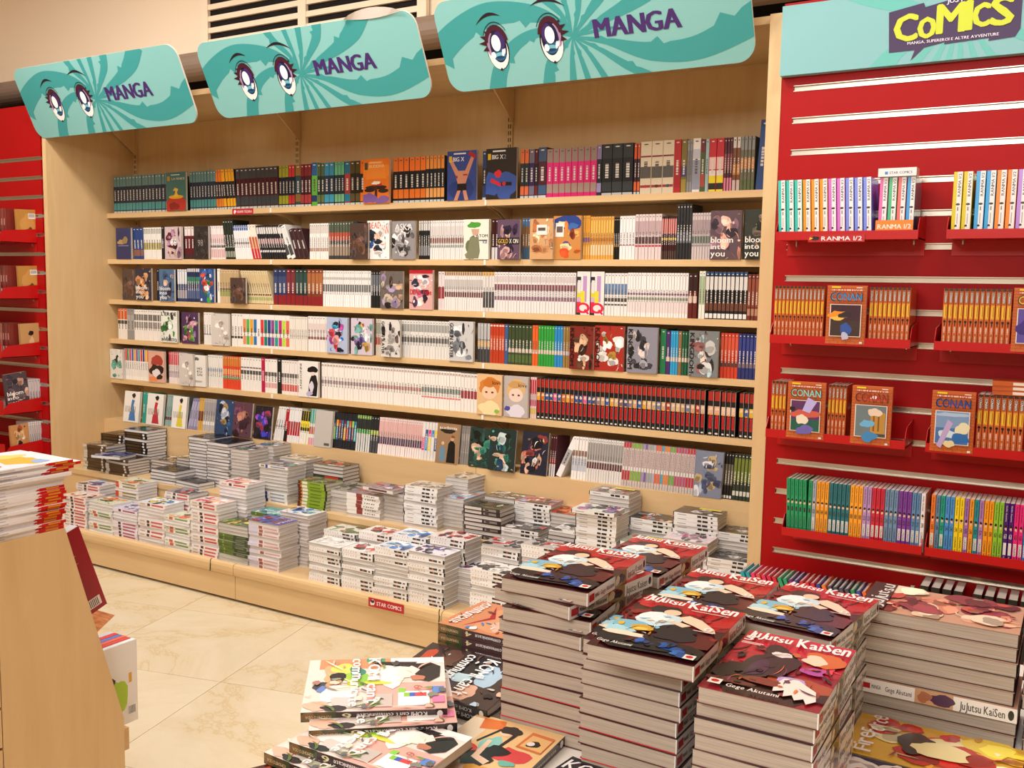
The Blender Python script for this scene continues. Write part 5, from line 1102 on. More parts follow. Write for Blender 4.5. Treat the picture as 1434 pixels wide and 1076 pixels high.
for k, (c, nm) in enumerate((('d8c41e', 'yellow'), ('d8c41e', 'yellow'), ('3aa4e0', 'bright blue'), ('3aa4e0', 'bright blue'), ('f08a2c', 'amber'), ('f08a2c', 'amber'), ('b88ae0', 'lilac'), ('b88ae0', 'lilac'))):
    if k == 2: x += .006
    vol('two_tone_paperback', x, YR, 1.5535, .0245, .182, c, half(c, 1), ('rm2', c), '%s %s and white volume on the farther top red shelf' % (ordinal(k % 2+1), nm), 'two-tone volumes on the top red shelves'); x += .0262
dsp = [('r', 0, .955, 1, 1, '3a2c28'), ('r', .12, .76, .88, .94, '5a4038'), ('t', 'CONAN', .2, .77, .8, .93, 'f0ece6', -1), ('r', .06, .5, .94, .73, 'd8a020'), ('r', .28, .52, .5, .7, 'e8c84a'), ('r', .6, .54, .74, .7, '9a6418'), ('e', .5, .45, .34, .022, '14100e'), ('r', .38, .38, .62, .44, '14100e'), ('r', .3, .26, .7, .36, 'd8b0a0'), ('r', .34, .06, .66, .22, 'd8a890')]
def bspine(k): return ('c05c2c', dsp+[('r', 0, .1+.06*i, 1, .103+.06*i, '8a3a20') for i in range(4)])
COV['conan_a'] = detective('', '3a2030', [('r', .12, .14, .88, .4, '3a2c2c'), ('b', .35, .5, .3, .08, 'e8902a', 2), ('b', .3, .44, .2, .04, 'f0c050', 3), ('b', .52, .26, .16, .12, '2a52a0', 4), ('b', .5, .5, .2, .06, '2a2430', 6), ('b', .5, .14, .1, .08, 'b8b8d0', 7)], '2a8ac8')
COV['conan_b'] = detective('', '5a3060', [('r', .12, .14, .88, .34, '1a5a4c'), ('b', .5, .44, .4, .09, 'c85a4a', 2), ('p', [(.42, .5), (.62, .46), (.8, .66), (.56, .74)], 'b8b0e8'), ('b', .42, .34, .18, .1, 'e8dcc8', 4), ('b', .5, .16, .24, .1, '6a62b0', 6), ('b', .16, .52, .08, .05, '1a1a20', 8)], '8ad0c8')
COV['conan_c'] = detective('', '6a7a80', [('r', .5, .2, .86, .56, 'b8883c'), ('r', .56, .24, .6, .52, '7a5420'), ('r', .68, .24, .72, .52, '7a5420'), ('r', .5, .15, .88, .2, '4a4440'), ('b', .42, .36, .18, .08, '6ab0dc', 2), ('b', .6, .56, .2, .08, 'e4ccb8', 4), ('b', .48, .14, .22, .1, '3a86c0', 5), ('b', .56, .8, .1, .05, 'e8e0dc', 6)], 'b03424')
COV['conan_d'] = detective('', '7a98c0', [('b', .5, .62, .4, .04, 'a8c0dc', 2), ('r', .12, .14, .88, .4, '4a70a8'), ('b', .4, .3, .24, .08, 'c8dce8', 4), ('p', [(.16, .1), (.26, .06), (.52, .48), (.4, .54)], 'b8a4d0'), ('b', .74, .4, .18, .12, 'e4dcb8', 6), ('b', .7, .24, .22, .1, '2a6ab0', 7), ('b', .45, .14, .14, .07, 'e0cfa0', 8)], '28509c')
COV['conan_e'] = detective('', '5a4aa0', [('b', .5, .4, .4, .2, '3a2a80', 2)], 'd8c83a')
def brick_row(x0, n, zl, w, shelf, h=.172):
    x = x0
    for k in range(n):
        b_, pr = bspine(k)
        vol('brick_pattern_paperback', x+w/2, YR, zl-.0205, w-.0006, h, b_, pr, ('bk', round(w, 4)), '%s brick-patterned volume in the %s' % (ordinal(k+1), shelf), 'brick-patterned volumes on the red shelves'); x += w
    return x
def brick_face(cx, zl, art, label, y=-.506, rz=0):
    cm, pm = face_mesh(.114, .176, .014, art); o = link('brick_pattern_face_book', cm, None, (cx, y, zl-.0205), (0, 0, R(rz))); link('page_block', pm, o)
    tag(o, label, 'book', 'brick-bordered covers facing out on the red wall')
brick_row(3.886, 13, 1.256, .0118, 'run nearest the post, second red shelf')
brick_face(4.107, 1.256, 'conan_a', 'brick-bordered cover with orange sunset panel on the second red shelf')
brick_row(4.170, 9, 1.256, .0128, 'run beyond the sunset cover, second red shelf')
brick_row(4.372, 13, 1.256, .0136, 'run on the farther second red shelf')
brick_face(4.61, 1.256, 'conan_e', 'brick-bordered cover at the edge of the farther second red shelf')
brick_row(3.890, 4, .958, .0118, 'group beside the post, third red shelf')
brick_face(4.002, .958, 'conan_b', 'brick-bordered cover with pale teal title on the third red shelf')
brick_row(4.064, 5, .958, .0112, 'group between two covers, third red shelf')
brick_face(4.195, .958, 'conan_c', 'brick-bordered cover with dark red title on the third red shelf')
brick_face(4.418, .958, 'conan_d', 'brick-bordered cover with deep blue title on the third red shelf')
brick_row(4.479, 8, .958, .0150, 'run on the farther third red shelf')
for k in range(3):
    cm, pm = lying(.172, .113, .013, 'c05c2c', [('r', .3, .2, .7, .8, 'e8dcd0')], None, None, GLOSS, PAGES)
    o = link('brick_pattern_paperback', cm, None, (4.60, -.492, .958-.0205+.1735+k*.0132), (0, 0, R(k*2))); link('page_block', pm, o); tag(o, '%s brick-patterned book lying flat above the farther third red shelf run' % ordinal(k+1), 'book', 'brick-patterned volumes on the red shelves')
def cs(c, n):
    l = lum(c); tc = '1e2a26' if l > 60 else 'd8d8d8'
    pr = [('b', .5, .58, .34, .03, 'e0b898', n), ('b', .5, .62, .4, .025, '1c1a20', n+1), ('t', 'CONAN', .22, .16, .78, .34, tc, -1), ('t', str(n), .14, .42, .86, .5, tc) if n > 9 else ('r', .2, .42, .8, .5, tc), ('t', 'Star Comics', .3, .02, .7, .13, tc, -1), ('t', 'Gosho Aoyama', .32, .7, .7, .96, tc, -1)]
    if n % 2: pr.insert(0, ('r', .1, .15, .9, .35, 'e6e4e0'))
    return pr
C4 = [('12905e', 'emerald', 6, 2), ('9aa4b4', 'pale slate', 1, 13), ('e89a28', 'amber', 3, 14), ('1c6a74', 'petrol', 5, 15), ('f0a028', 'tangerine', 3, 18), ('b08ac0', 'mauve', 2, 23), ('c81e3c', 'ruby', 3, 23), ('6a8aac', 'slate blue', 3, 24), ('7a3c98', 'purple', 3, 25), ('5c86b0', 'denim', 2, 27), ('e8e0e4', 'white', 1, 28)]
x = 3.962; w_ = .0126
for c, nm, n, num in C4:
    for k in range(n):
        vol('colour_coded_paperback', x, YR, .6295, w_-.0007, .176, c, cs(c, num), ('cc', c, num), '%s %s spine on the fourth red shelf nearest the post' % (ordinal(k+1), nm) if n > 1 else 'only %s spine on the fourth red shelf nearest the post' % nm, 'colour-coded volumes on the fourth red shelves', -2 if x < 4.02 else 0); x += w_
C5 = [('e8782a', 'orange', 1, 55), ('5c80a0', 'slate', 1, 56), ('1c9a80', 'jade', 1, 57), ('4a90d0', 'light blue', 2, 54), ('f0d020', 'yellow', 2, 54), ('9a6ab0', 'mauve', 1, 55), ('e8962a', 'amber', 1, 56), ('1c8a94', 'teal', 1, 57), ('a87ab4', 'lavender', 1, 57), ('f09a20', 'tangerine', 2, 58), ('8ac03a', 'lime', 2, 60), ('4a1c70', 'deep purple', 2, 63), ('e02a7a', 'magenta', 2, 65), ('1c86c8', 'azure', 2, 67), ('7ab84a', 'leaf green', 1, 68), ('e02a3a', 'scarlet', 1, 69), ('e8a82a', 'gold', 2, 70), ('2a5ab0', 'cobalt', 3, 71), ('8a2a6a', 'plum', 3, 72)]
x = 4.380; w_ = .0128
for c, nm, n, num in C5:
    for k in range(n):
        vol('colour_coded_paperback', x, YR, .6295, w_-.0007, .176, c, cs(c, num), ('cc', c, num, 2), '%s %s spine on the farther fourth red shelf' % (ordinal(k+1), nm) if n > 1 else 'only %s spine on the farther fourth red shelf' % nm, 'colour-coded volumes on the fourth red shelves'); x += w_
# lowest shelf: leaning row and dark books
bt = bx('low_display_box', (3.845, -.60, 0), (6.2, -.36, .355), REDM); tag(bt, 'low red plinth under the slat wall holding leaning books', 'plinth')
lc = ['1a9aa8', '1a9aa8', 'e0306a', 'e04a4a', 'd82a5a', 'c81e3c', 'c81e3c', '2a9a6a', '2a9a6a', '6a2a7a', '2a3a8a', 'c81e2c', 'd02434', 'c81e3c', '2a3a8a', 'e8782a', '4a4458', '4a4458', '4a4458', '4a4458', '2a8a5a', '3a4a9a', 'e8682a']
for k, c in enumerate(lc):
    vol('leaning_paperback', 3.895+k*.0170, -.545, .359, .012, .150, c, [('r', .3, .2, .7, .8, 'e0d8d8' if k % 3 else '2a2a2c')], ('ln', c, k % 3), '%s leaning book of the row behind the table pile' % ordinal(k+1), 'leaning books on the low red plinth', -24)
vol('leaning_paperback', 4.33, -.545, .359, .012, .150, '2a8a5a', [('r', .3, .2, .7, .8, 'e0d8d8')], ('lg',), 'lone green book standing past the leaning row', 'leaning books on the low red plinth')
for k in range(10):
    vol('dark_yellow_tag_book', 4.375+k*.030+(.02 if k > 3 else 0), -.545, .356, .024, .188, '1c2422', [('e', .5, .55, .3, .06, '2f4a48'), ('r', .25, .84, .75, .9, 'd8b82a'), ('b', .5, .75, .3, .05, '8a8a80', k)], ('dk', k % 3), '%s dark book with yellow spot, low plinth' % ordinal(k+1), 'dark books with yellow spots')
o = MB(); o.box((0, 0, 0), (.165, .0012, .022), 'b81c28', GLOSS); o.art((0, 0, 0), (.165, 0, 0), (0, 0, .022), (0, -1, 0), [('t', 'RANMA 1/2', .24, .2, .95, .8, 'f4ecec'), ('b', .13, .5, .07, .4, '1c1c1e', 2), ('p', [(.02, .3), (.09, .5), (.03, .7)], 'e8b82a')], GLOSS)
o = o.build('shelf_tag'); o.location = (3.985, -.5075, 1.541); tag(o, 'red name tag with white lettering hanging on the top red shelf', 'label')

# red shelves beyond the far side panel
LZ = [1.60, 1.305, 1.0, .70, .47]
nmL = ['highest', 'second highest', 'middle', 'second lowest', 'lowest']
COV['tan'] = ('b88440', [('b', .5, .5, .4, .4, 'c8944e', 3), ('b', .5, .32, .22, .1, '6a5a30', 4), ('b', .6, .4, .1, .08, '5c4e2a', 6), ('r', .55, .72, .88, .88, 'e8e4e0')] + [('r', .58+.035*i, .76, .595+.035*i, .86, '2a2a2a') for i in range(8)])
COV['tanfig'] = ('c09460', [('b', .5, .7, .12, .1, '1c1a1e', 2), ('b', .52, .4, .14, .2, 'd8b890', 3), ('b', .5, .12, .2, .1, '2a2c38', 5)])
COV['orangefig'] = ('c8905a', auto(95, ['e8c090', 'a85a30', '2a2430', 'd8a878', 'e0c8c0'], 12))
def faceX(cm_art, x, y, z, h, label, tilt=0, w=.12):
    cm, pm = face_mesh(w, h, .016, cm_art); o = link('sideways_book', cm, None, (x, y, z), (0, R(tilt), R(90))); link('page_block', pm, o)
    return tag(o, label, 'book', 'books turned sideways beyond the side panel')
for i, z in enumerate(LZ):
    red_shelf(-.72, -.10, z, '%s red metal shelf beyond the far beech side panel' % nmL[i], depth=.215, lip=.075)
    n = 22 if i < 3 else 0
    for k in range(n):
        cc = ['7a2a24', '8a3a34', '6a2420', 'a86a5a'][k % 4]
        vol('dark_red_volume', -.155-k*.022, -.50, z-.0205, .020, .172, cc, [('r', .2, .1, .8, .3, 'd8b8b0'), ('r', .25, .5, .75, .7, 'c08a80')], ('dr', k % 4, i < 3), '%s dark red volume from the sideways book, %s shelf beyond the panel' % (ordinal(k+1), nmL[i]), 'dark red volumes beyond the side panel')
for i, (a, l) in enumerate((('tan', 'tan book back with barcode, highest shelf beyond the side panel'), ('tan', 'tan book back with barcode, second highest shelf beyond the side panel'), ('tanfig', 'tan cover with dark-haired figure beyond the side panel'))):
    faceX(a, -.108, -.398-.02*i*0, LZ[i]-.0205, .172, l, -2)
COV['bloomx'] = bloom('4c4048', ['c89a88', 'e8c0b0', '2a2430', '6a5a68', '3a3240'], 12)
for k in range(3):
    cm, pm = lying(.18, .15, .012, 'd8d0ce', [], None, None, PRINT, PAGESW); o = link('flat_white_book', cm, None, (-.125, -.46, .70-.0205+k*.0124), (0, 0, R(90))); link('page_block', pm, o); o.location = (-.25+.0, -.47, .70-.0205+k*.0124)
    tag(o, '%s flat white book under the mauve cover beyond the side panel' % ordinal(k+1), 'book', 'flat white books beyond the side panel')
faceX('bloomx', -.112, -.48, .7175, .175, 'mauve two-face cover beyond the far side panel', -6, .125)
def sidespines(n, y0, dy, z, base, bands, nm, xo=-.112):
    for k in range(n):
        me = standing(abs(dy)-.0008, .172, .11, base, spine_prog(base, bands, k), key=('ss', nm))
        o = link('sideways_spine_book', me, None, (xo, y0+dy*k, z), (0, R(-4), R(90))); tag(o, '%s %s beyond the side panel' % (ordinal(k+1), nm), 'book', nm+' beyond the side panel')
sidespines(5, -.405, .0165, .6795, 'c9c2c6', [(0, .3, '2a2830'), (.3, .42, 'b8805a')], 'grey and black spine on the second lowest red shelf')
faceX('orangefig', -.112, -.475, .4495, .165, 'orange figure cover on the lowest red shelf beyond the side panel', -3, .1)
sidespines(7, -.415, .0125, .4495, 'c4bebe', [(0, .16, '8a4a3a'), (.9, 1, 'e6e2e0')], 'pale spine on the lowest red shelf')

# ---------------------------------------------------------------- near left gondola
gd = link('display_gondola', None, None, (0, 0, 0)); tag(gd, 'beech slatted gondola with sloping end panel under the magazines', 'display stand')
XG = 2.81; ZG = .838
o = MB(); prof = [(-2.86, 0), (-2.074, 0), (-2.074, .34), (-2.205, .80), (-2.222, ZG), (-2.42, ZG), (-2.86, ZG)]
o.prism([(-2.372, 0), (-2.074, 0), (-2.074, .345), (-2.214, ZG), (-2.372, ZG)], XG-.02, XG, m=BEECHV); o.build('end_panel', gd)
bx('top_board', (1.7, -2.95, ZG-.02), (XG-.0201, -2.225, ZG), BEECH, gd)
bx('core', (1.7, -2.9, 0), (XG-.021, -2.40, ZG-.0201), BEECHV, gd)
for k in range(9):
    zz = .04+k*.089
    bx('slat', (XG-.02, -2.95, zz), (XG, -2.3745, zz+.082), BEECHV, gd)
bx('slope_shelf', (1.72, -2.3995, .03), (XG-.021, -1.90, .045), BEECH, gd)
# magazines on the gondola
mg = random.Random(4)
z = ZG+.0002
COV['mag'] = ('e9e9ee', [('b', .5, .5, .5, .4, 'dfe6f0', 1), ('b', .4, .3, .3, .2, 'e8b84a', 2), ('b', .6, .7, .3, .15, 'e8c8a0', 3), ('b', .3, .6, .2, .1, 'd8603a', 4), ('b', .7, .3, .15, .2, 'f0d87a', 5), ('b', .5, .85, .2, .06, '4aa86a', 6), ('b', .2, .2, .12, .08, '8ab8e0', 7), ('b', .85, .75, .1, .1, '5a3a2a', 8)])
N_ = 23; tt = .0066
for k in range(N_):
    top = k >= N_-2
    jx = mg.uniform(-.006, .006); jr = mg.uniform(-2, 2)+(0 if k < N_-4 else mg.uniform(-2, 5)); jy = mg.uniform(-.006, .006)
    if k == N_-2: jy = .02
    red = [('r', .78, -.1, 1.0, 1.1, 'c8201c'), ('r', .84, .2, .95, .8, 'd88a2a'), ('b', .78, .5, .03, .4, 'c8201c', 2), ('r', .2, .3, .5, .6, 'c4c2c8')]
    if k in (15, 16, 17, 18): red = [('r', .2, .3, .5, .6, 'c8c6cc')]
    L_, W2 = .27, .20
    cm, pm = lying(L_, W2, tt-.0001, 'eceaec', red, COV['mag'][1] if k >= N_-2 else None, COV['mag'][0] if top else None, GLOSS, PAGESW)
    # spine faces +x, towards the camera; length along y
    o = link('glossy_magazine', cm, None, (XG-.004+jx, -2.213-L_/2+jy+(.0 if k < 12 else (k-12)*.0028), z), (0, 0, R(90+jr))); link('page_block', pm, o)
    fromtop = N_-k
    tag(o, ('topmost magazine of the white pile on the beech gondola' if fromtop == 1 else ordinal(fromtop)+' magazine down in the white pile on the beech gondola'), 'magazine', 'magazines on the gondola'); z += tt
def panel_book(name, y0, y1, z, h, t, bg, prog, x, label, lean=0):
    root = MB(); w = y1-y0
    root.box((0, -w/2, 0), (.001, w/2, h), bg, GLOSS); root.box((-t, -w/2, 0), (-t+.001, w/2, h), bg, GLOSS)
    root.box((-t+.001, w/2-.001, 0), (-.0, w/2, h), 'e8e4e0' if prog == 'w' else bg, GLOSS)
    root.art((.001, -w/2, 0), (0, w, 0), (0, 0, h), (1, 0, 0), prog if prog != 'w' else [], GLOSS)
    o = root.build(name); o.location = (x, (y0+y1)/2, z); o.rotation_euler = (R(lean), 0, 0)
    pb = MB().box((-t+.0012, -w/2+.002, .002), (-.0005, w/2-.002, h+.0005), 'efeeee', PAGESW).build('page_block', o)
    return tag(o, label, 'book')
panel_book('red_back_book', -2.2505, -2.0755, .592, .215, .03, '9a2430', [('b', .5, .3, .4, .2, '932630', 2)] + [('r', .64, .56+.03*i, .64+.1*(1+i % 3*.4), .567+.03*i, 'c8808a') for i in range(8)] + [('r', .66, .05, .94, .16, 'e6dcdc')] + [('r', .69+.025*i, .06, .70+.025*i, .15, '2a2224') for i in range(9)], 2.765, 'dark red book with barcode standing behind the gondola end panel', 19)
panel_book('black_board_book', -2.215, -2.048, .602, .19, .012, '1a1718', [], 2.70, 'thin black book behind the dark red book', 17)
panel_book('white_picture_book', -2.21, -2.004, .305, .205, .014, 'e9e7e6', [('b', .72, .35, .14, .3, 'a8cc2a', 2), ('b', .62, .35, .1, .25, '6a7a78', 3), ('b', .5, .72, .12, .05, '3a7ab8', 4), ('b', .5, .64, .1, .04, 'e8ecf0', 5), ('b', .62, .56, .08, .08, '2a2426', 6), ('b', .64, .12, .06, .06, '5a2a20', 7), ('r', .88, .5, .92, .62, 'd8a02a'), ('r', .86, .1, .98, .22, 'f0f0f0')] + [('r', .87+.012*i, .11, .876+.012*i, .21, '1a1a1a') for i in range(8)], 2.77, 'white picture book with green splash standing on the floor-side of the gondola')
for k, c_ in enumerate(('d84a4a', 'e06a5a', '5a7ac8', 'd83a3a', 'c8c4d8')):
    panel_book('white_picture_book', -2.21+.002*(k % 2), -2.006, .305, .204-.001*(k % 2), .014, 'e9e7e6', [], 2.77-.0155*(k+1), ordinal(k+1)+' white picture book standing behind the green-splash one')
    ob_ = MB().box((-.0145, .02, .2035), (-.001, .1, .2062), c_, GLOSS).build('bookmark_edge', bpy.data.objects['white_picture_book.%03d' % (k+1)])
bx('low_step', (1.72, -2.3995, .25), (XG-.021, -2.045, .3045), BEECH, gd)
bx('slope_back', (1.72, -2.3995, .3046), (XG-.05-.16, -2.33, .80), BEECH, gd)
bx('book_rest', (2.3, -2.3995, .545), (XG-.021, -2.15, .568), BEECH, gd)

# ---------------------------------------------------------------- display table with piles
ZT = .85
tb = link('display_table', None, None, (0, 0, 0)); tag(tb, 'white-topped display table holding the big piles of comics', 'table')
bx('table_top', (4.0, -3.02, ZT-.03), (5.35, -1.95, ZT-.0005), WHITE, tb)
bx('base', (4.06, -2.94, 0), (5.25, -2.05, ZT-.0301), BEECHV, tb)
def jk_cover(vol_):
    if vol_ == 0:
        pr = [('b', .5, .66, .55, .2, '7a1218', 2), ('b', .5, .4, .55, .16, '4a1014', 3), ('r', 0, .83, 1, 1, 'c01a20'), ('b', .5, .82, .6, .05, 'b81a20', 4), ('b', .86, .72, .2, .16, 'b41a1e', 5), ('b', .8, .3, .3, .12, '5a1216', 6), ('b', .5, .15, .6, .16, '171014', 7),
              ('b', .32, .76, .17, .09, '17131a', 8), ('e', .4, .73, .085, .055, 'ecc8a8'),
              ('b', .36, .56, .26, .13, 'c8e0e8', 11), ('b', .28, .6, .18, .1, 'eef4f4', 12), ('b', .16, .4, .2, .09, '7ab8d0', 13), ('b', .1, .3, .16, .07, 'a8d8e4', 15), ('b', .3, .38, .13, .06, 'd0a02a', 14), ('b', .28, .36, .08, .03, 'e8c85a', 2), ('b', .2, .24, .24, .04, 'f0dcc4', 18),
              ('b', .6, .42, .24, .12, '15121a', 16), ('b', .66, .34, .2, .1, '1a1622', 17),
              ('p', [(.5, .66), (.58, .72), (.72, .68), (.9, .56), (.94, .5), (.84, .5), (.7, .56), (.58, .6)], 'ecd0b4'), ('p', [(.42, .56), (.5, .54), (.62, .5), (.68, .55), (.56, .58)], 'ecd0b4'),
              ('b', .72, .14, .14, .035, '1c4a90', 19), ('b', .8, .1, .08, .04, '2a6ab8', 20), ('b', .65, .2, .1, .03, '1a3060', 21), ('b', .4, .1, .3, .05, '121016', 22),
              ('t', '0', .82, .5, .9, .56, 'f2eae8'), ('r', .74, .47, .93, .478, 'e8dcd8'), ('r', .55, .8, .92, .808, 'f0d8d4'),
              ('t', 'Gege Akutami', .07, .035, .4, .075, 'e8e0dc'), ('r', .88, .02, .98, .085, 'e8e2da'), ('e', .93, .055, .033, .02, 'c81820')]
        k_ = next(i for i, t_ in enumerate(pr) if t_[0] == 't')
        pr = pr[:5]+speck(201, ['7a1218', '4a0c10', 'b01a20', '1a0c10', '8a2024'], 46, .02, .12, .98, .84, 1.2)+pr[5:k_]+speck(202, ['c8e0e8', '7ab8d0', 'f0dcc4', '2a2a34', 'd0a02a'], 16, .06, .26, .5, .66, .7)+speck(203, ['1c4a90', '121016', '3a1014'], 14, .3, .04, .95, .24)+pr[k_:]
        return ('3a0e12', pr+[('t', 'JuJutsu', .05, .86, .43, .97, 'f6f0ee', 0, .09, 3), ('t', 'KaiSen', .5, .84, .97, .975, 'f6f0ee', 0, .09, 3)])
    pr = [('r', 0, .5, 1, 1, 'c01c34'), ('b', .5, .55, .6, .16, 'a8182c', 2), ('b', .5, .18, .62, .22, '2c1410', 3), ('b', .75, .3, .34, .1, 'a84a2c', 4), ('b', .2, .3, .26, .14, '1a1012', 5), ('b', .42, .5, .24, .26, '17111a', 6), ('b', .38, .72, .12, .1, '120e14', 7),
          ('b', .45, .66, .1, .05, 'e8dcd8', 8), ('b', .82, .7, .22, .12, 'd0662a', 9), ('b', .74, .67, .13, .08, 'f0d4b8', 10), ('b', .78, .5, .13, .06, 'b04a9a', 11), ('b', .34, .4, .1, .14, '3a1c40', 12),
          ('b', .66, .3, .14, .06, 'b89ad0', 13), ('p', [(.6, .32), (.72, .33), (.8, .28), (.9, .22), (.94, .1), (.88, .04), (.84, .1), (.78, .06), (.74, .12), (.68, .08), (.66, .16), (.58, .12), (.56, .2)], 'f0e4dc'),
          ('b', .2, .14, .2, .05, '5a2018', 15), ('b', .45, .22, .2, .05, '7a3020', 16),
          ('t', '3', .04, .78, .12, .86, 'f2e8e6'), ('r', .04, .74, .24, .75, 'ecd0cc'), ('r', .04, .72, .22, .73, 'ecd0cc'), ('t', 'Gege Akutami', .22, .035, .66, .08, 'e8e0dc'), ('r', .06, .04, .17, .11, 'e8e2da'), ('e', .115, .078, .036, .02, 'c81820')]
    k_ = next(i for i, t_ in enumerate(pr) if t_[0] == 't')
    pr = pr[:4]+speck(204, ['8a1424', '5a1018', 'd03a4a', '1a0c10', 'a8482a'], 40, .02, .1, .98, .8, 1.2)+pr[4:k_]+speck(205, ['2a1020', '6a3050', 'd0662a', '1a1014'], 26, .1, .1, .9, .7, .8)+pr[k_:]
    return ('8a1424', pr+[('t', 'JuJutsu', .05, .84, .45, .96, 'f8f2f0', 0, .09, 3), ('t', 'KaiSen', .52, .82, .98, .97, 'f8f2f0', 0, .09, 3)])
COV['jk0'] = jk_cover(0); COV['jk3'] = jk_cover(3)
JT = .0172
def jk_mesh(art, edge=None, W=.116, L=.182):
    """portrait book: origin at its centre bottom, head towards +y, spine on +x"""
    o = MB(); c = .0007; bg = COV[art][0] if art else '2a1214'
    o.box((-W/2, -L/2, 0), (W/2, L/2, c), edge or '5a1418', GLOSS); o.box((-W/2, -L/2, JT-c), (W/2, L/2, JT-.0001), bg, GLOSS)
    o.box((W/2-.0012, -L/2, c), (W/2, L/2, JT-c), 'e6e2de', GLOSS)
    sp = [('r', .66, -.1, 1, 1.1, 'e6e2de'), ('t', 'Jujutsu Kaisen', .66, .2, .93, .8, '4a4648'), ('e', .965, .5, .018, .3, '1a1a1c'), ('r', .44, -.1, .64, 1.1, '8a7a4a'), ('b', .54, .5, .08, .4, '2a2030', 4), ('b', .48, .5, .04, .4, 'd8c8a8', 6), ('t', 'Gege Akutami', .2, .3, .42, .65, '6a6466'), ('r', .02, .25, .1, .75, 'b01c24'), ('t', 'MANGA', .11, .35, .18, .65, '2a2a2c')]
    o.art((W/2, -L/2, 0), (0, L, 0), (0, 0, JT), (1, 0, 0), sp, GLOSS)
    if art: o.art((-W/2, -L/2, JT-.0001), (W, 0, 0), (0, L, 0), (0, 0, 1), COV[art][1], GLOSS)
    p = MB().box((-W/2+.0012, -L/2+.0012, c), (W/2-.0014, L/2-.0012, JT-c), 'c8beb2', PAGESG)
    return o.mesh('cover'), p.mesh('page_block')
JM = {a: jk_mesh(a) for a in ('jk0', 'jk3')}; JM[None] = jk_mesh(None); JM['r'] = jk_mesh(None, 'c81c2c')
jr = random.Random(3)
def pile(cx, cy, n, art, desc, rots, dx=0, dy=0, ntop=1, rot0=0, group=None):
    for k in range(n):
        fromtop = n-k; up_ = fromtop <= ntop
        a = (rots[fromtop-1] if fromtop <= len(rots) else rot0+jr.uniform(-1.6, 1.6))
        me = JM[art] if (fromtop <= max(1, len(rots)) and art) else JM['r'] if k in (1, 3) else JM[None]
        x = cx+(0 if up_ else dx)+jr.uniform(-.0015, .0015); y = cy+(0 if up_ else dy)+jr.uniform(-.0015, .0015)
        o = link('thick_paperback', me[0], None, (x, y, ZT+k*JT+.0001), (0, 0, R(a))); link('page_block', me[1], o)
        tag(o, ('topmost book of the ' if fromtop == 1 else ordinal(fromtop)+' book down in the ')+desc, 'book', group or desc)
pile(4.196, -2.448, 11, 'jk0', 'tallest red-titled pile, beside the brown-spined books', [1.5, -9, 4, -3], .004, -.002, 3, 1)
pile(4.202, -2.235, 9, 'jk0', 'red-titled pile behind the tallest pile', [-1.5, 3], 0, 0, 9)
pile(4.347, -2.352, 9, 'jk0', 'red-titled pile between the front and back piles', [1, -2], -.004, .022, 1)
pile(4.361, -2.546, 10, 'jk0', 'front middle pile with overhanging red-titled top book', [1.5, -1], -.028, .05, 1)
pile(4.484, -2.547, 9, 'jk3', 'pile topped by the crimson cover with a pale hand', [1, 0], -.004, .006, 1)
pile(4.462, -2.346, 9, 'jk0', 'pile with tilted red-titled book beside the light page-edge pile', [-6, -3], -.004, .006, 1)
# pile with long page edges towards the viewer
COV['rose'] = ('c89a80', auto(101, ['e8c8a8', 'a8443c', 'd88a70', 'f0dcc0', '6a2430', 'e0a888', 'c85a50', '8a3a44'], 30, False) + [('t', 'Jujutsu', .05, .9, .95, .97, 'e8e4e0', 0, .12), ('b', .5, .95, .5, .04, '2a2024', 3)])
COV['rose'] = ('c89a80', auto(101, ['e8c8a8', 'a8443c', 'd88a70', 'f0dcc0', '6a2430', 'e0a888', 'c85a50', '8a3a44'], 30, False) + [('r', 0, .84, 1, 1, '2a2024'), ('t', 'Jujutsu', .08, .86, .95, .98, 'dcd8d4', 0, .12)])
RS = [('r', 0, -.1, 1, 1.1, 'ece8e2'), ('r', .02, .3, .09, .7, 'b01c24'), ('t', 'MANGA', .1, .35, .16, .65, '2a2a2c'), ('t', 'Gege Akutami', .19, .3, .36, .68, '4a4648'), ('r', .38, -.1, .62, 1.1, 'c89a70'), ('b', .55, .5, .1, .45, '4a2a4a', 3), ('b', .44, .5, .05, .45, 'a86a4a', 5), ('t', 'JuJutsu KaiSen', .66, .2, .93, .8, '4a4648'), ('e', .965, .5, .018, .35, '1a1a1c')]
for q, (X_, Y_, n, ds) in enumerate(((4.5045, -2.262, 8, 'long page-edge pile with rose-gold cover'), (4.6935, -2.262, 8, 'pile at the table corner past the rose-gold cover'))):
    for k in range(n):
        ft = n-k; sp = ft == 6 and q == 0
        cm, pm = lying(.182, .116, JT+.0004, 'ece8e2' if sp else '2a1c1e', RS if sp else [], COV['rose'][1] if ft in (1, 2) else None, COV['rose'][0], GLOSS, PAGESG, True)
        a = 0 if sp else 180
        x = X_+.091+jr.uniform(-.001, .001)+(.004 if ft > 5 else 0); y = Y_+.058+jr.uniform(-.001, .001)-(.004 if sp else 0)
        off = Vector((0, -.058, 0)); off.rotate(Euler((0, 0, R(a))))
        o = link('thick_paperback', cm, None, (x+off.x, y+off.y, ZT+k*(JT+.0006)+.0001), (0, 0, R(a))); link('page_block', pm, o)
        tag(o, ('topmost book of the ' if ft == 1 else ordinal(ft)+' book down in the ')+ds, 'book', ds)
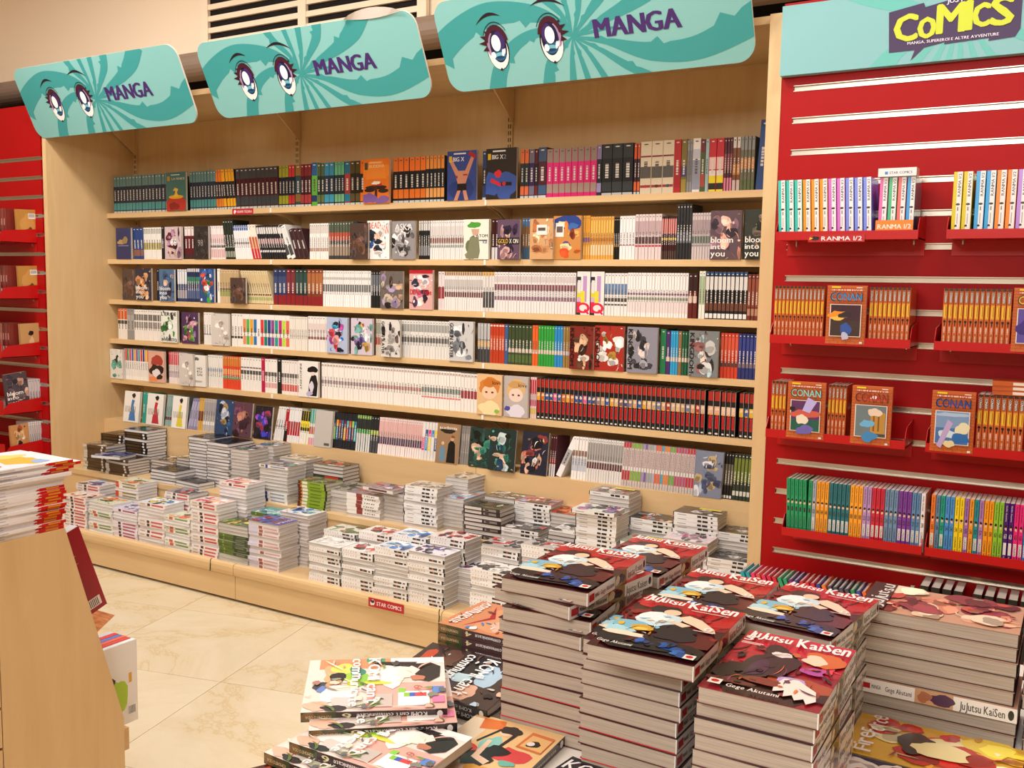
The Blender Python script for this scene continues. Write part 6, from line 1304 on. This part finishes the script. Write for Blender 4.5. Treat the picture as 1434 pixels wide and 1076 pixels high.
COV['flame'] = ('d8a83a', auto(102, ['c82a20', 'e8c83a', 'e8dca8', 'd85a2a', 'f0e0a8', 'b8241c', 'e8a030'], 26, False) + [('b', .5, .6, .3, .12, '2a1c20', 3), ('b', .45, .45, .2, .2, 'e8d8a0', 4), ('t', 'Fire', .06, .84, .5, .97, 'f2ecec', 0, .12), ('t', 'Force', .5, .82, .96, .95, 'f2ecec', 0, .12)])
COV['night'] = ('221c40', auto(103, ['3a2a70', '14101e', 'e8dcd8', '5a3a9a', 'c8502a', '8a6ab0', 'e8b080'], 22, False) + [('r', 0, .84, 1, 1, '1a1630'), ('t', 'Jujutsu', .06, .86, .94, .97, 'f2ecec', 0, .12)])
for art, loc, rz, lb in (('flame', (4.612, -2.292+.0, ZT+.0001), 180-1, 'red and yellow patterned cover lying before the rose-gold pile'), ('night', (4.592, -2.411, ZT+.0001), 180, 'dark purple cover lying at the table front edge of the view')):
    cm, pm = lying(.182, .116, .0172, '2a1c1e', [], COV[art][1], COV[art][0], GLOSS, PAGESG, True)
    o = link('thick_paperback', cm, None, loc, (0, 0, R(rz))); link('page_block', pm, o); tag(o, lb, 'book')

# brown-spined comics
KW, KL, KT = .115, .166, .0125
def komi_spine(num, base): return [('r', 0, -.1, .24, 1.1, '3c4a30'), ('e', .05, .5, .05, .5, '7a5a34'), ('e', .15, .5, .05, .5, '5a4a30'), ('t', 'TOMOHITO ODA', .03, .3, .21, .62, 'c8b890', 2), ('t', num, .28, .2, .34, .8, 'd8d0a8', 2), ("t", "KOMI can't communicate", .38, .28, .86, .72, 'e6dfe0', 2, .04), ('r', .92, -.1, 1, 1.1, '1c1a1c'), ('e', .95, .5, .02, .35, 'e8e4e2')]
COV['komi6'] = ('f0dcd4', [('r', 0, .08, .2, .6, 'e0966c'), ('r', 0, .42, .07, .56, '4aa07a'), ('r', 0, .6, .12, 1, 'f4f0ee'), ('r', .5, .44, 1, 1, 'e8aea2'), ('b', .3, .2, .2, .1, 'e0b088', 1), ('b', .3, .3, .14, .12, 'a8cc4a', 2), ('b', .2, .26, .12, .1, 'd8dc6a', 3), ('b', .42, .38, .14, .09, '8ac84a', 4), ('b', .5, .34, .1, .05, 'd8e04a', 5),
   ('b', .26, .36, .1, .07, '3a8a7a', 6), ('b', .38, .22, .12, .07, '24242a', 7), ('b', .55, .12, .1, .08, '3a4048', 8), ('b', .5, .2, .1, .06, 'c8a078', 9), ('b', .6, .14, .08, .06, '6a86c8', 10), ('b', .7, .24, .2, .14, 'f2ecea', 11), ('b', .85, .3, .12, .12, 'd8ccc8', 12), ('b', .9, .1, .1, .1, 'e8b8a0', 13), ('b', .95, .22, .06, .1, '2a2a2e', 14),
   ('b', .34, .62, .24, .14, 'fbf2ec', 15), ('b', .3, .74, .16, .1, 'f8e6dc', 16), ('p', [(.1, .48), (.12, .48), (.15, .7), (.12, .9), (.2, .97), (.4, .96), (.5, .88), (.46, .8), (.34, .78), (.26, .82), (.18, .76)], '1e171a'), ('p', [(.08, .5), (.14, .5), (.2, .74), (.1, .8)], '1e171a'), ('b', .42, .8, .06, .06, 'c07a60', 18), ('b', .5, .5, .04, .12, 'd8dc4a', 19),
   ('r', .72, .5, .95, .62, 'c8bcb4'), ('r', .68, .66, .94, .88, 'f6f4f4'), ('r', .71, .78, .78, .86, 'd8404a'), ('r', .71, .74, .78, .78, '3a5ac0'), ('r', .71, .70, .78, .74, '8ac83a'), ('r', .62, .66, .7, .71, '8ad04a'), ('r', .6, .9, .72, .985, '5a8ad0'), ('r', .78, .9, .9, .985, 'e07aa8'),
   ('t', "KOMI can't", .04, .44, .9, .53, 'fbf8f6', 0, .05, 3), ('t', 'communicate', .04, .32, .95, .41, 'fbf8f6', 0, .05, 3), ('t', '6', .6, .77, .66, .84, 'b86a5a')])
COV['komi4'] = ('cf8a62', [('b', .5, .5, .5, .3, 'd89a70', 1), ('b', .6, .7, .3, .1, 'e8e0dc', 2), ('p', [(.1, .2), (.5, .3), (.9, .2), (.5, .36)], 'a8282a'), ('b', .3, .6, .12, .1, '4a8ac8', 4), ('b', .7, .5, .2, .1, 'e8b8a0', 5), ('b', .8, .8, .2, .1, '2a2230', 6), ('t', 'communicate', .1, .06, .9, .2, 'f2eeea', 0, .05)])
COV['komid'] = ('3a2826', [('b', .3, .6, .3, .2, '17151c', 1), ('b', .4, .75, .22, .14, 'a8c4d8', 2), ('b', .7, .4, .26, .16, '24284a', 3), ('b', .8, .7, .2, .1, 'd8a890', 4), ('b', .2, .3, .2, .1, '5a3a30', 5), ('b', .6, .2, .3, .1, '4a3a3a', 6), ('b', .3, .1, .2, .06, 'b8442a', 7), ('b', .85, .15, .1, .1, '3a7a4a', 8), ('b', .55, .55, .12, .1, 'b8d4e0', 9), ('t', "KOMI can't", .08, .6, .9, .74, 'f6f4f4', 0, .05), ('t', 'communicate', .08, .42, .92, .54, 'f6f4f4', 0, .05)])
COV['komi10'] = ('ecc48c', [('r', .0, .6, .25, .95, 'f0dcc0'), ('p', [(.18, .8), (.42, .86), (.36, .98), (.12, .96)], 'e0783a'), ('b', .2, .5, .24, .1, 'd83a34', 1), ('b', .72, .55, .2, .13, 'd8444a', 2), ('b', .44, .62, .12, .14, '8ac8c0', 3), ('e', .48, .82, .07, .045, 'f0cdb0'), ('b', .5, .87, .13, .07, '1c1a20', 4), ('p', [(.38, .86), (.42, .88), (.3, .62), (.28, .64)], '1c1a20'), ('p', [(.56, .86), (.6, .84), (.56, .62), (.53, .64)], '1c1a20'), ('b', .55, .55, .15, .1, '141216', 5), ('b', .4, .4, .24, .12, '1a181c', 6), ('p', [(.38, .68), (.43, .68), (.46, .46), (.6, .42), (.58, .36), (.4, .42)], 'f0cdb0'), ('b', .2, .3, .2, .12, 'f0d8c4', 7), ('b', .3, .22, .2, .1, 'eeccb4', 8), ('b', .6, .25, .2, .1, 'e8a43a', 9), ('b', .86, .3, .14, .1, 'e89a3a', 10), ('p', [(.68, .68), (.96, .66), (.96, .9), (.7, .92)], 'd8743a'), ('p', [(.71, .7), (.95, .68), (.95, .86), (.73, .88)], 'e8b878'), ('b', .82, .76, .08, .05, '1c1a1c', 12), ('e', .79, .76, .04, .03, 'e8e0dc'), ('b', .76, .44, .1, .04, '6ab8a8', 13), ('t', '10', .8, .28, .92, .36, '8a4a1c'), ('r', .0, .0, .3, .2, 'f4ece4')])
COV['komidark'] = ('1d1a28', [('t', "KOMI can't", .03, .84, .97, .97, 'f6f4f4', 0, .05), ('t', 'communicate', .03, .70, .97, .82, 'f6f4f4', 0, .05), ('b', .25, .5, .3, .12, 'd88a5a', 2), ('b', .6, .4, .3, .2, '2a2430', 3), ('b', .4, .2, .3, .1, 'b86a4a', 4)])
COV['greendark'] = ('2a2a24', [('r', .1, .1, .9, .9, '1c4a2c')] + [('r', .12+.09*i, .15, .16+.09*i, .85, '2a8a4a') for i in range(9)] + [('b', .5, .5, .2, .1, '8a2a2a', 2)])
COV['redframe'] = ('4a1418', [('r', .06, .06, .94, .94, 'b84a3a'), ('r', .09, .08, .91, .92, '5a1a1c'), ('b', .5, .5, .3, .3, '2a5a3a', 2), ('b', .4, .6, .2, .1, '2a2a2c', 4)])
for nm_, pal_, n_ in (('komi4', ['a8583a', 'e8e0dc', '4a8ac8', '6a3a30'], 26), ('komid', ['a8c4d8', '17151c', 'd8a890', '5a3a30', 'e8e4e0'], 40), ('komi6', ['d8a090', 'c8ccb8', '5a5a5c', 'e8c8b8', '8aa85a'], 40)):
    a_, b_ = COV[nm_]; k_ = next(i for i, t_ in enumerate(b_) if t_[0] == 't'); COV[nm_] = (a_, b_[:k_]+speck(len(nm_)*7+n_, pal_, n_)+b_[k_:])
def komi(art, num, base, loc, rot, label, group=None, W=KW, L=KL):
    """spine on the near side with its lettering upside down to the viewer"""
    o = MB(); c = .0007; bg = COV[art][0] if art else base
    o.box((-L/2, -W/2, 0), (L/2, W/2, c), base, GLOSS); o.box((-L/2, -W/2, KT-c), (L/2, W/2, KT-.0001), bg, GLOSS); o.box((-L/2, -W/2, c), (L/2, -W/2+.0012, KT-c), base, GLOSS)
    o.art((-L/2, -W/2, 0), (L, 0, 0), (0, 0, KT), (0, -1, 0), komi_spine(num, base), GLOSS)
    if art: o.art((-L/2, W/2, KT-.0001), (0, -W, 0), (L, 0, 0), (0, 0, 1), COV[art][1], GLOSS)
    ob = o.build('slim_comic'); ob.location = loc; ob.rotation_euler = Euler([R(a) for a in rot], 'XYZ')
    MB().box((-L/2+.0012, -W/2+.0014, c), (L/2-.0012, W/2-.0012, KT-c), 'd8d0c8', PAGES).build('page_block', ob)
    return tag(ob, label, 'book', group)
G4 = 'brown-spined comics stacked beside the tallest pile'
for k in range(5):
    komi('komi4' if k == 4 else None, '4', '4a3436', (4.052+(.0 if k > 1 else .004), -2.368, ZT+k*KT*1.02+.0001), (0, 0, (-1, .5, 0, 1, -.5, .5)[k]), ('topmost' if k == 4 else ordinal(5-k))+' comic of the brown-spined stack with orange cover', G4)
GD = 'dark comics in front of the brown-spined stack'
komi(None, '5', '1a181c', (4.050, -2.489, ZT+.0001), (0, 0, -1), 'lower black-spined comic under the leaning dark cover', GD)
komi('komid', '5', '1a181c', (4.047, -2.489, ZT+.0165), (8, 0, -1), 'leaning comic with dark cover and diagonal white lettering', GD)
# messy pile near the table corner
def at(px, py, a, L=KL, W=KW):
    r = R(a); return (px+L/2*math.cos(r)-W/2*math.sin(r)*1, py+L/2*math.sin(r)+W/2*math.cos(r))
GK = 'jumbled comics at the near table corner'
x, y = at(4.035, -2.775, 8)
komi('redframe', '2', '5a1a1c', (4.005, -2.868, ZT+.0001), (0, 0, 62), 'dark red framed comic at the bottom of the jumbled pile', GK)
komi('greendark', '7', '1c3a26', (4.085, -2.800, ZT+.0001), (0, 0, 8), 'green comic peeking from the bottom of the jumbled pile', GK)
komi('komi6', '6', '3a2c2c', (4.070, -2.725, ZT+.0127), (0, 0, -3), 'lower comic turned askew in the jumbled pile', GK)
komi('komi6', '6', '3a2c2c', (4.090, -2.705, ZT+.0253), (0, 0, 1), 'upper comic turned askew in the jumbled pile', GK)
x, y = at(4.015, -2.742, 39)
komi('komi6', '6', '3a2c2c', (x, y, ZT+.0380), (6, 0, 40), 'second comic down with school-desk cover on the jumbled pile', GK)
x, y = at(3.994, -2.731, 37)
komi('komi6', '6', '3a2c2c', (x, y, ZT+.0510), (8, 0, 37), 'topmost comic with school-desk cover, spine lettering upside down', GK)
def upr(art, cx, cy, z, rz, label, base='2a2024'):
    o = MB(); c = .0007; W, L = KW+.004, KL+.006
    o.box((-W/2, -L/2, 0), (W/2, L/2, c), base, GLOSS); o.box((-W/2, -L/2, KT-c), (W/2, L/2, KT-.0001), COV[art][0], GLOSS); o.box((W/2-.0012, -L/2, c), (W/2, L/2, KT-c), base, GLOSS)
    o.art((-W/2, -L/2, KT-.0001), (W, 0, 0), (0, L, 0), (0, 0, 1), COV[art][1], GLOSS)
    o.art((W/2, -L/2, 0), (0, L, 0), (0, 0, KT), (1, 0, 0), [("t", "KOMI can't communicate", .2, .3, .85, .7, 'd8d0d0'), ('e', .94, .5, .025, .35, 'e8e4e2')], GLOSS)
    ob = o.build('slim_comic'); ob.location = (cx, cy, z); ob.rotation_euler = (0, 0, R(rz))
    MB().box((-W/2+.0012, -L/2+.0012, c), (W/2-.0014, L/2-.0012, KT-c), 'd8d0c8', PAGES).build('page_block', ob)
    return tag(ob, label, 'book', 'comics lying flat before the piles')
upr('komi10', 4.178, -2.628, ZT+.0001, 3, 'orange-walled cover with the numeral ten, lying before the tallest pile')
upr('komidark', 4.312, -2.672, ZT+.0001, -7, 'black comic with white hand-drawn title, before the middle pile')

# small black cable hooks on the ledge
for x in (1.47, 2.70):
    o = MB(); o.tube([(x, -.60, .1705), (x+.006, -.612, .168), (x+.012, -.6195, .15), (x+.01, -.6195, .12)], .0018, '15120f', PLAIN); o = o.build('cable_hook')
    tag(o, 'thin black cable end hanging over the ledge, %s' % ('under the white stacks' if x < 2 else 'beyond the red name tag'), 'cable')
